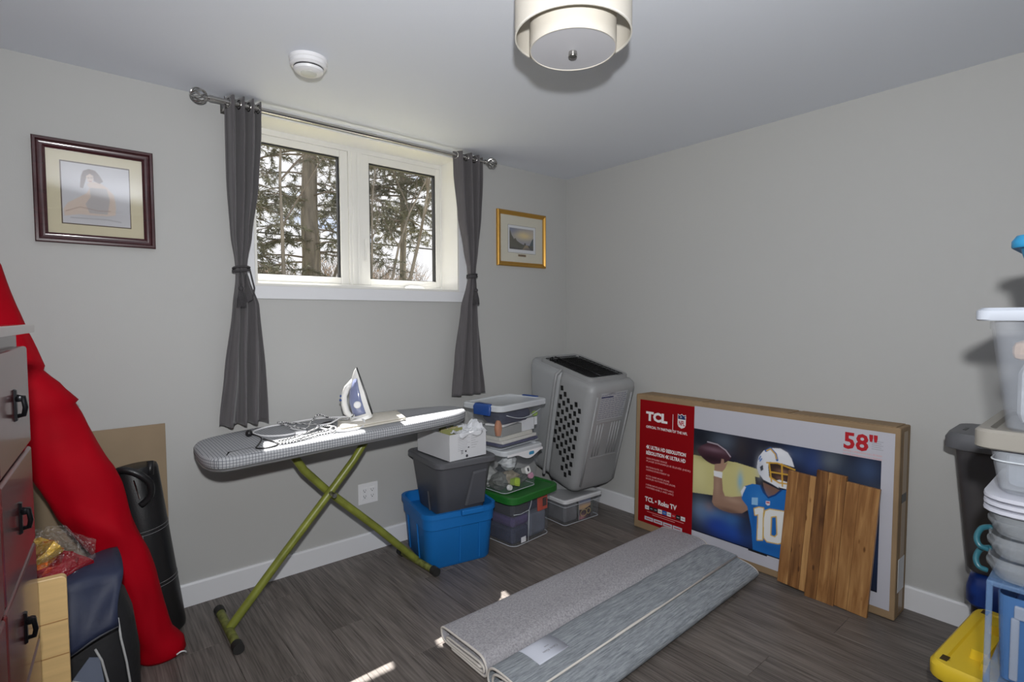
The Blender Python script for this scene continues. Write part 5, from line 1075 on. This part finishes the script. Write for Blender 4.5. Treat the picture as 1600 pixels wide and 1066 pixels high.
# navy pouch lying over the sports bag
M['navy'] = mat('navy_nylon', (32,40,66), .6, bump=(40,.5), var=(6,.15))
npch = thing('navy_pouch', 'navy blue cloth pouch draped over the black sports bag', 'pouch', (-2.945, -.66, .515))
n1_, n2_ = 12, 16; vs_ = []
for j in range(n2_+1):
    f = j/n2_
    for i_ in range(n1_+1):
        g = i_/n1_; x_ = -.14+.255*g-.02*f
        if f < .4: y_ = .10-.24*f/.4; z_ = .012+.035*math.sin(math.pi*f/.4*.6+.4)
        else: y_ = -.14-.055*(f-.4)/.6-.01*math.sin(f*9); z_ = .045-.22*((f-.4)/.6)*(1-.34*g)
        vs_.append((x_+.006*math.sin(7*f+5*g), y_-.012*math.sin(math.pi*g)-.006*math.sin(11*g+4*f), z_+.006*math.sin(9*g+6*f)))
mb = MB().add(vs_, [(j*(n1_+1)+i_, j*(n1_+1)+i_+1, (j+1)*(n1_+1)+i_+1, (j+1)*(n1_+1)+i_) for j in range(n2_) for i_ in range(n1_)])
o = obj('cloth', mb, M['navy'], npch, sm=True); sd = o.modifiers.new('t', 'SOLIDIFY'); sd.thickness = .010
ed = [vs_[n2_*(n1_+1)+i_] for i_ in range(n1_+1)]; obj('hem', MB().tube([(a, b-.004, c) for a, b, c in ed], .006, 6), mat('hem_grey', (84,86,92), .6), npch, sm=True)
# clear bag of red and gold tinsel
tb = thing('tinsel_bag', 'clear plastic bag of red and gold tinsel on the navy pouch', 'bag', (-3.03, -.70, .555))
def wad(mb, c, r, k, seed, fl=(1,1,1)):
    rg = random.Random(seed); rings = []
    for j in range(9):
        f = j/8; a = math.pi*f; row = []
        for q in range(14): b = 2*math.pi*q/14; rr = r*(1+.16*rg.uniform(-1,1)); row.append((c[0]+rr*max(.05,math.sin(a))*math.cos(b)*fl[0], c[1]+rr*max(.05,math.sin(a))*math.sin(b)*fl[1], c[2]-rr*math.cos(a)*fl[2]))
        rings.append(row)
    return mb.loft(rings)
redt = mat('red_tinsel', (150,14,30), .3, .35, bump=(60,1)); goldt = mat('gold_tinsel', (196,156,64), .25, .7, bump=(60,1))
obj('red_tinsel', wad(MB(), (.03,.01,.005), .10, 0, 3, (1,.75,.6)), redt, tb); obj('gold_tinsel', wad(MB(), (-.02,0,.082), .072, 0, 5, (1,.8,.6)), goldt, tb)
bagp = bpy.data.materials.new('crinkled_film'); bagp.use_nodes = True; t = bagp.node_tree; t.nodes.clear()
trn = t.nodes.new('ShaderNodeBsdfTransparent'); gl_ = t.nodes.new('ShaderNodeBsdfGlossy'); gl_.inputs['Roughness'].default_value = .18; mx = t.nodes.new('ShaderNodeMixShader'); mx.inputs[0].default_value = .11; ou = t.nodes.new('ShaderNodeOutputMaterial')
nz_ = t.nodes.new('ShaderNodeTexNoise'); nz_.inputs['Scale'].default_value = 22; bp = t.nodes.new('ShaderNodeBump'); bp.inputs['Strength'].default_value = 1; bp.inputs['Distance'].default_value = .02
t.links.new(nz_.outputs['Fac'], bp.inputs['Height']); t.links.new(bp.outputs[0], gl_.inputs['Normal']); t.links.new(trn.outputs[0], mx.inputs[1]); t.links.new(gl_.outputs[0], mx.inputs[2]); t.links.new(mx.outputs[0], ou.inputs[0])
obj('film', wad(MB(), (.01,0,.045), .12, 0, 8, (1,.8,.85)), bagp, tb)

# ------------------------------------------------------------------ right side: stacked bins
# back stack, against the right wall
t = thing('storage_tub', 'black tub with royal blue lid against right wall', 'tub', (-.178, -2.665, 0))
obj('body', tote_body(.24,.40,.26,.42,.25,.05,flange=.004,fh=.01), M['black'], t, sm=40)
obj('lid', MB().loft([rrect(.27,.43,.06,.235), rrect(.30,.45,.07,.25), rrect(.30,.45,.07,.30), rrect(.28,.43,.06,.345), rrect(.24,.39,.05,.362)]), mat('royal_blue', (16,52,128), .35), t, sm=40)
t = thing('storage_tub', 'charcoal tub with grey lid stacked on the royal blue lid', 'tub', (-.178, -2.625, .363))
obj('body', tote_body(.24,.37,.27,.46,.49,.045,flange=.003,fh=.01), mat('deep_charcoal', (66,64,66), .45), t, sm=40)
obj('lid', MB().loft([rrect(.300,.515,.06,.475), rrect(.308,.525,.06,.48), rrect(.308,.525,.06,.515), rrect(.290,.50,.055,.538), rrect(.24,.44,.05,.54)]), M['lidgrey'], t, sm=40)
obj('latch_slot', MB().box(-.06,.0,.205,.215,.538,.5415), M['black'], t)
# yellow lidded tote on the floor
yl = mat('safety_yellow', (232,198,48), .4); yt = thing('storage_tub', 'black tub with bright yellow lid on floor', 'tub', (-.635, -2.665, 0), (0,0,R(-4.5)))
obj('body', tote_body(.46,.33,.50,.37,.235,.04,flange=.004,fh=.01), M['black'], yt, sm=40)
obj('lid', MB().loft([rrect(.525,.395,.045,.215), rrect(.53,.40,.045,.22), rrect(.53,.40,.045,.255), rrect(.51,.38,.04,.268), rrect(.46,.33,.03,.268), rrect(.45,.32,.03,.262)]), yl, yt, sm=40)
for x_, y_, w_, d_, h_ in ((-.06,.10,.16,.05,.03),(.10,.09,.06,.07,.035),(-.02,.02,.07,.06,.028),(-.16,.06,.06,.06,.02),(.14,-.02,.08,.08,.03)): obj('lid_block', MB().loft([rrect(w_,d_,.008,.261,x_,y_), rrect(w_-.008,d_-.008,.007,.262+h_,x_,y_)]), yl, yt, sm=40)
for x_, y_ in ((.225,.165),(-.215,.165),(.225,.05)): obj('lid_slot', MB().box(x_-.018,x_+.018,y_-.010,y_+.010,.266,.2688), mat('slot_brown', (70,52,16), .7), yt, bev=.002)
# front stack: drawer unit, nested boxes, clear bins
FX0, FX1 = -1.30, -.925; fc_ = (FX0+FX1)/2; fdx = FX1-FX0
M['bluefr'] = clear('pale_blue_frame', (128,164,208), .36, .25); M['bluec'] = clear('blue_tint', (92,138,196), .55, .2); M['bluein'] = mat('blue_contents', (52,96,160), .5, var=(3,.2))
du = thing('drawer_unit', 'blue tinted plastic drawer unit on floor at right edge', 'drawers', (fc_, -2.87, 0))
DY0, DY1 = -.235, .235
fr_ = MB(); 
for sx in (-1, 1):
    for sy in (-1, 1): fr_.box(sx*fdx/2-.012 if sx > 0 else -fdx/2, fdx/2 if sx > 0 else -fdx/2+.012, DY1-.012 if sy > 0 else DY0, DY1 if sy > 0 else DY0+.012, 0, .735)
for z_ in (.0,.242,.485,.723): fr_.box(-fdx/2, fdx/2, DY0, DY1, z_, z_+.012)
obj('frame', fr_, M['bluefr'], du, bev=.003)
for k in range(3):
    z0_ = .014+.2425*k+(.0 if k else .0); dwr = obj('drawer', MB().loft([rrect(fdx-.04,DY1-DY0-.05,.02,z0_+.004), rrect(fdx-.03,DY1-DY0-.035,.02,z0_+.205), rrect(fdx-.036,DY1-DY0-.041,.018,z0_+.205), rrect(fdx-.046,DY1-DY0-.056,.018,z0_+.008)]), M['bluec'], du, sm=40)
    obj('front_frame', MB().box(-fdx/2-.006,-fdx/2+.004,DY0+.05,DY1-.05,z0_+.165,z0_+.195), M['milky'], dwr, bev=.003)
    obj('front_frame', MB().box(-fdx/2-.006,-fdx/2+.004,DY1-.060,DY1-.045,z0_+.02,z0_+.165), M['milky'], dwr, bev=.003)
for k in (1, 2): stuff_box('folded_cloth', ('blue folded cloth in the lowest drawer of the drawer unit','blue folded cloth in the middle drawer of the drawer unit','blue folded cloth in the top drawer of the drawer unit')[k], 'cloth', (fc_, -2.87, .024+.2425*k), (fdx-.09, .40, .15), (0,0,0), M['bluein'], .02)
zz_ = .736
M['teal'] = mat('teal_plastic', (40,92,104), .35)
M['nest'] = clear('nested_clear', (206,212,218), .24, .2)
for k in range(3):
    h_ = .052; nb_ = thing('nested_bin', ('lowest translucent bin of the nested stack','middle translucent bin of the nested stack','topmost translucent bin of the nested stack')[k], 'bin', (fc_, -2.87, zz_+.0005), group=None)
    obj('body', MB().loft([rrect(fdx-.03,.455,.05,0), rrect(fdx-.014,.478,.05,.022), rrect(fdx-.004,.487,.05,.030), rrect(fdx-.004,.487,.05,.036), rrect(fdx-.012,.478,.05,.036), rrect(fdx-.008,.482,.05,h_-.003), rrect(fdx-.014,.474,.05,h_-.003), rrect(fdx-.04,.445,.05,.004)]), M['nest'], nb_, sm=40)
    if k < 2: obj('handle', MB().tube(wob([(-.14,.240,.004),(-.145,.255,.010),(-.135,.262,.026),(-.115,.256,.044),(-.10,.240,.048)]), [.006]*21 if False else .0065, 8), M['teal'], nb_, sm=True, label='teal clip handle')
    zz_ += h_
wl = thing('lid_stack', 'white lids stacked on the nested translucent bins', 'lids', (fc_, -2.87, zz_))
for k in range(3): obj('lid', MB().loft([rrect(fdx,.50,.06,.0155*k+.001), rrect(fdx+.006,.506,.06,.0155*k+.004), rrect(fdx+.004,.504,.06,.0155*k+.012), rrect(fdx-.03,.47,.05,.0155*k+.0155)]), mat('lid_plastic', (190,192,202), .4), wl, sm=40)
zz_ += .048
cb_ = thing('storage_tote', 'clear bin with taupe lid in the right hand stack', 'tote', (fc_, -2.87, zz_))
obj('body', tote_body(fdx-.05,.455,fdx-.02,.485,.122,.03,.003,.003,.012), M['milky'], cb_, sm=40)
e = MB(); e.tube([(x_,y_,.078) for x_, y_, _ in rrect(fdx-.028,.478,.03,0)], .0022, 5, closed=True); obj('molded_ridge', e, M['edge'], cb_, sm=True)
tl = mat('taupe_lid', (142,138,130), .45); obj('lid', lid_mesh(fdx+.02,.535,.125,.152,.03,.018,.010), tl, cb_, sm=40)
obj('lid_clip', MB().box(-.12,-.06,.252,.268,.09,.13), M['milky'], cb_, bev=.003)
stuff_box('cloth_bundle', 'pale blue grey cloth inside the taupe lidded bin', 'fabric', (fc_, -2.87, zz_+.012), (fdx-.09,.43,.09), (0,0,0), mat('pale_slate', (140,148,160), .8, var=(5,.2)), .02)
zz_ += .1425
ct_ = thing('storage_tote', 'tall milky tote of fabrics with white lid in right hand stack', 'tote', (fc_, -2.87, zz_))
obj('body', tote_body(fdx-.07,.44,fdx-.02,.495,.272,.03,.003,.003,.03), clear('cloudy_plastic', (196,202,212), .17, .2), ct_, sm=40)
obj('lid', MB().loft([rrect(fdx+.015,.54,.03,.262), rrect(fdx+.02,.546,.03,.265), rrect(fdx+.02,.546,.03,.285), rrect(fdx+.005,.53,.03,.292), rrect(fdx-.04,.48,.03,.288)]), mat('lid_pale', (186,192,202), .4), ct_, sm=40)
stuff_box('folded_cloth', 'beige folded cloth near the top of the tall milky tote', 'cloth', (fc_-.0, -2.865, zz_+.170), (fdx-.07,.42,.045), (0,0,R(2)), tan_, .015)
stuff_box('folded_cloth', 'cream folded cloth on top inside the tall milky tote', 'cloth', (fc_, -2.885, zz_+.2165), (fdx-.07,.38,.036), (0,0,R(-1)), M['linen'], .012)
stuff_box('plastic_wrap', 'grey white plastic wrapped bundle in the tall milky tote', 'bundle', (fc_, -2.865, zz_+.013), (fdx-.10,.395,.155), (0,0,0), mat('wrap', (176,180,186), .3, var=(14,.25), bump=(30,1)), .03)
zz_ += .2925
aq = mat('aqua_plastic', (44,134,180), .4)
tb_ = thing('storage_box', 'bright blue lidded box on top of the right hand stack', 'box', (fc_, -2.87, zz_))
obj('body', tote_body(.26,.35,.33,.41,.146,.04,.003,.003,.012), aq, tb_, sm=40)
obj('lid', MB().loft([rrect(.362,.436,.045,.136), rrect(.365,.44,.045,.139), rrect(.365,.44,.045,.152), rrect(.35,.425,.04,.164), rrect(.30,.37,.03,.164)]), aq, tb_, sm=40)
obj('logo_band', MB().box(-.166,-.150,.08,.15,.05,.10), mat('band_blue', (30,96,160), .4), tb_)
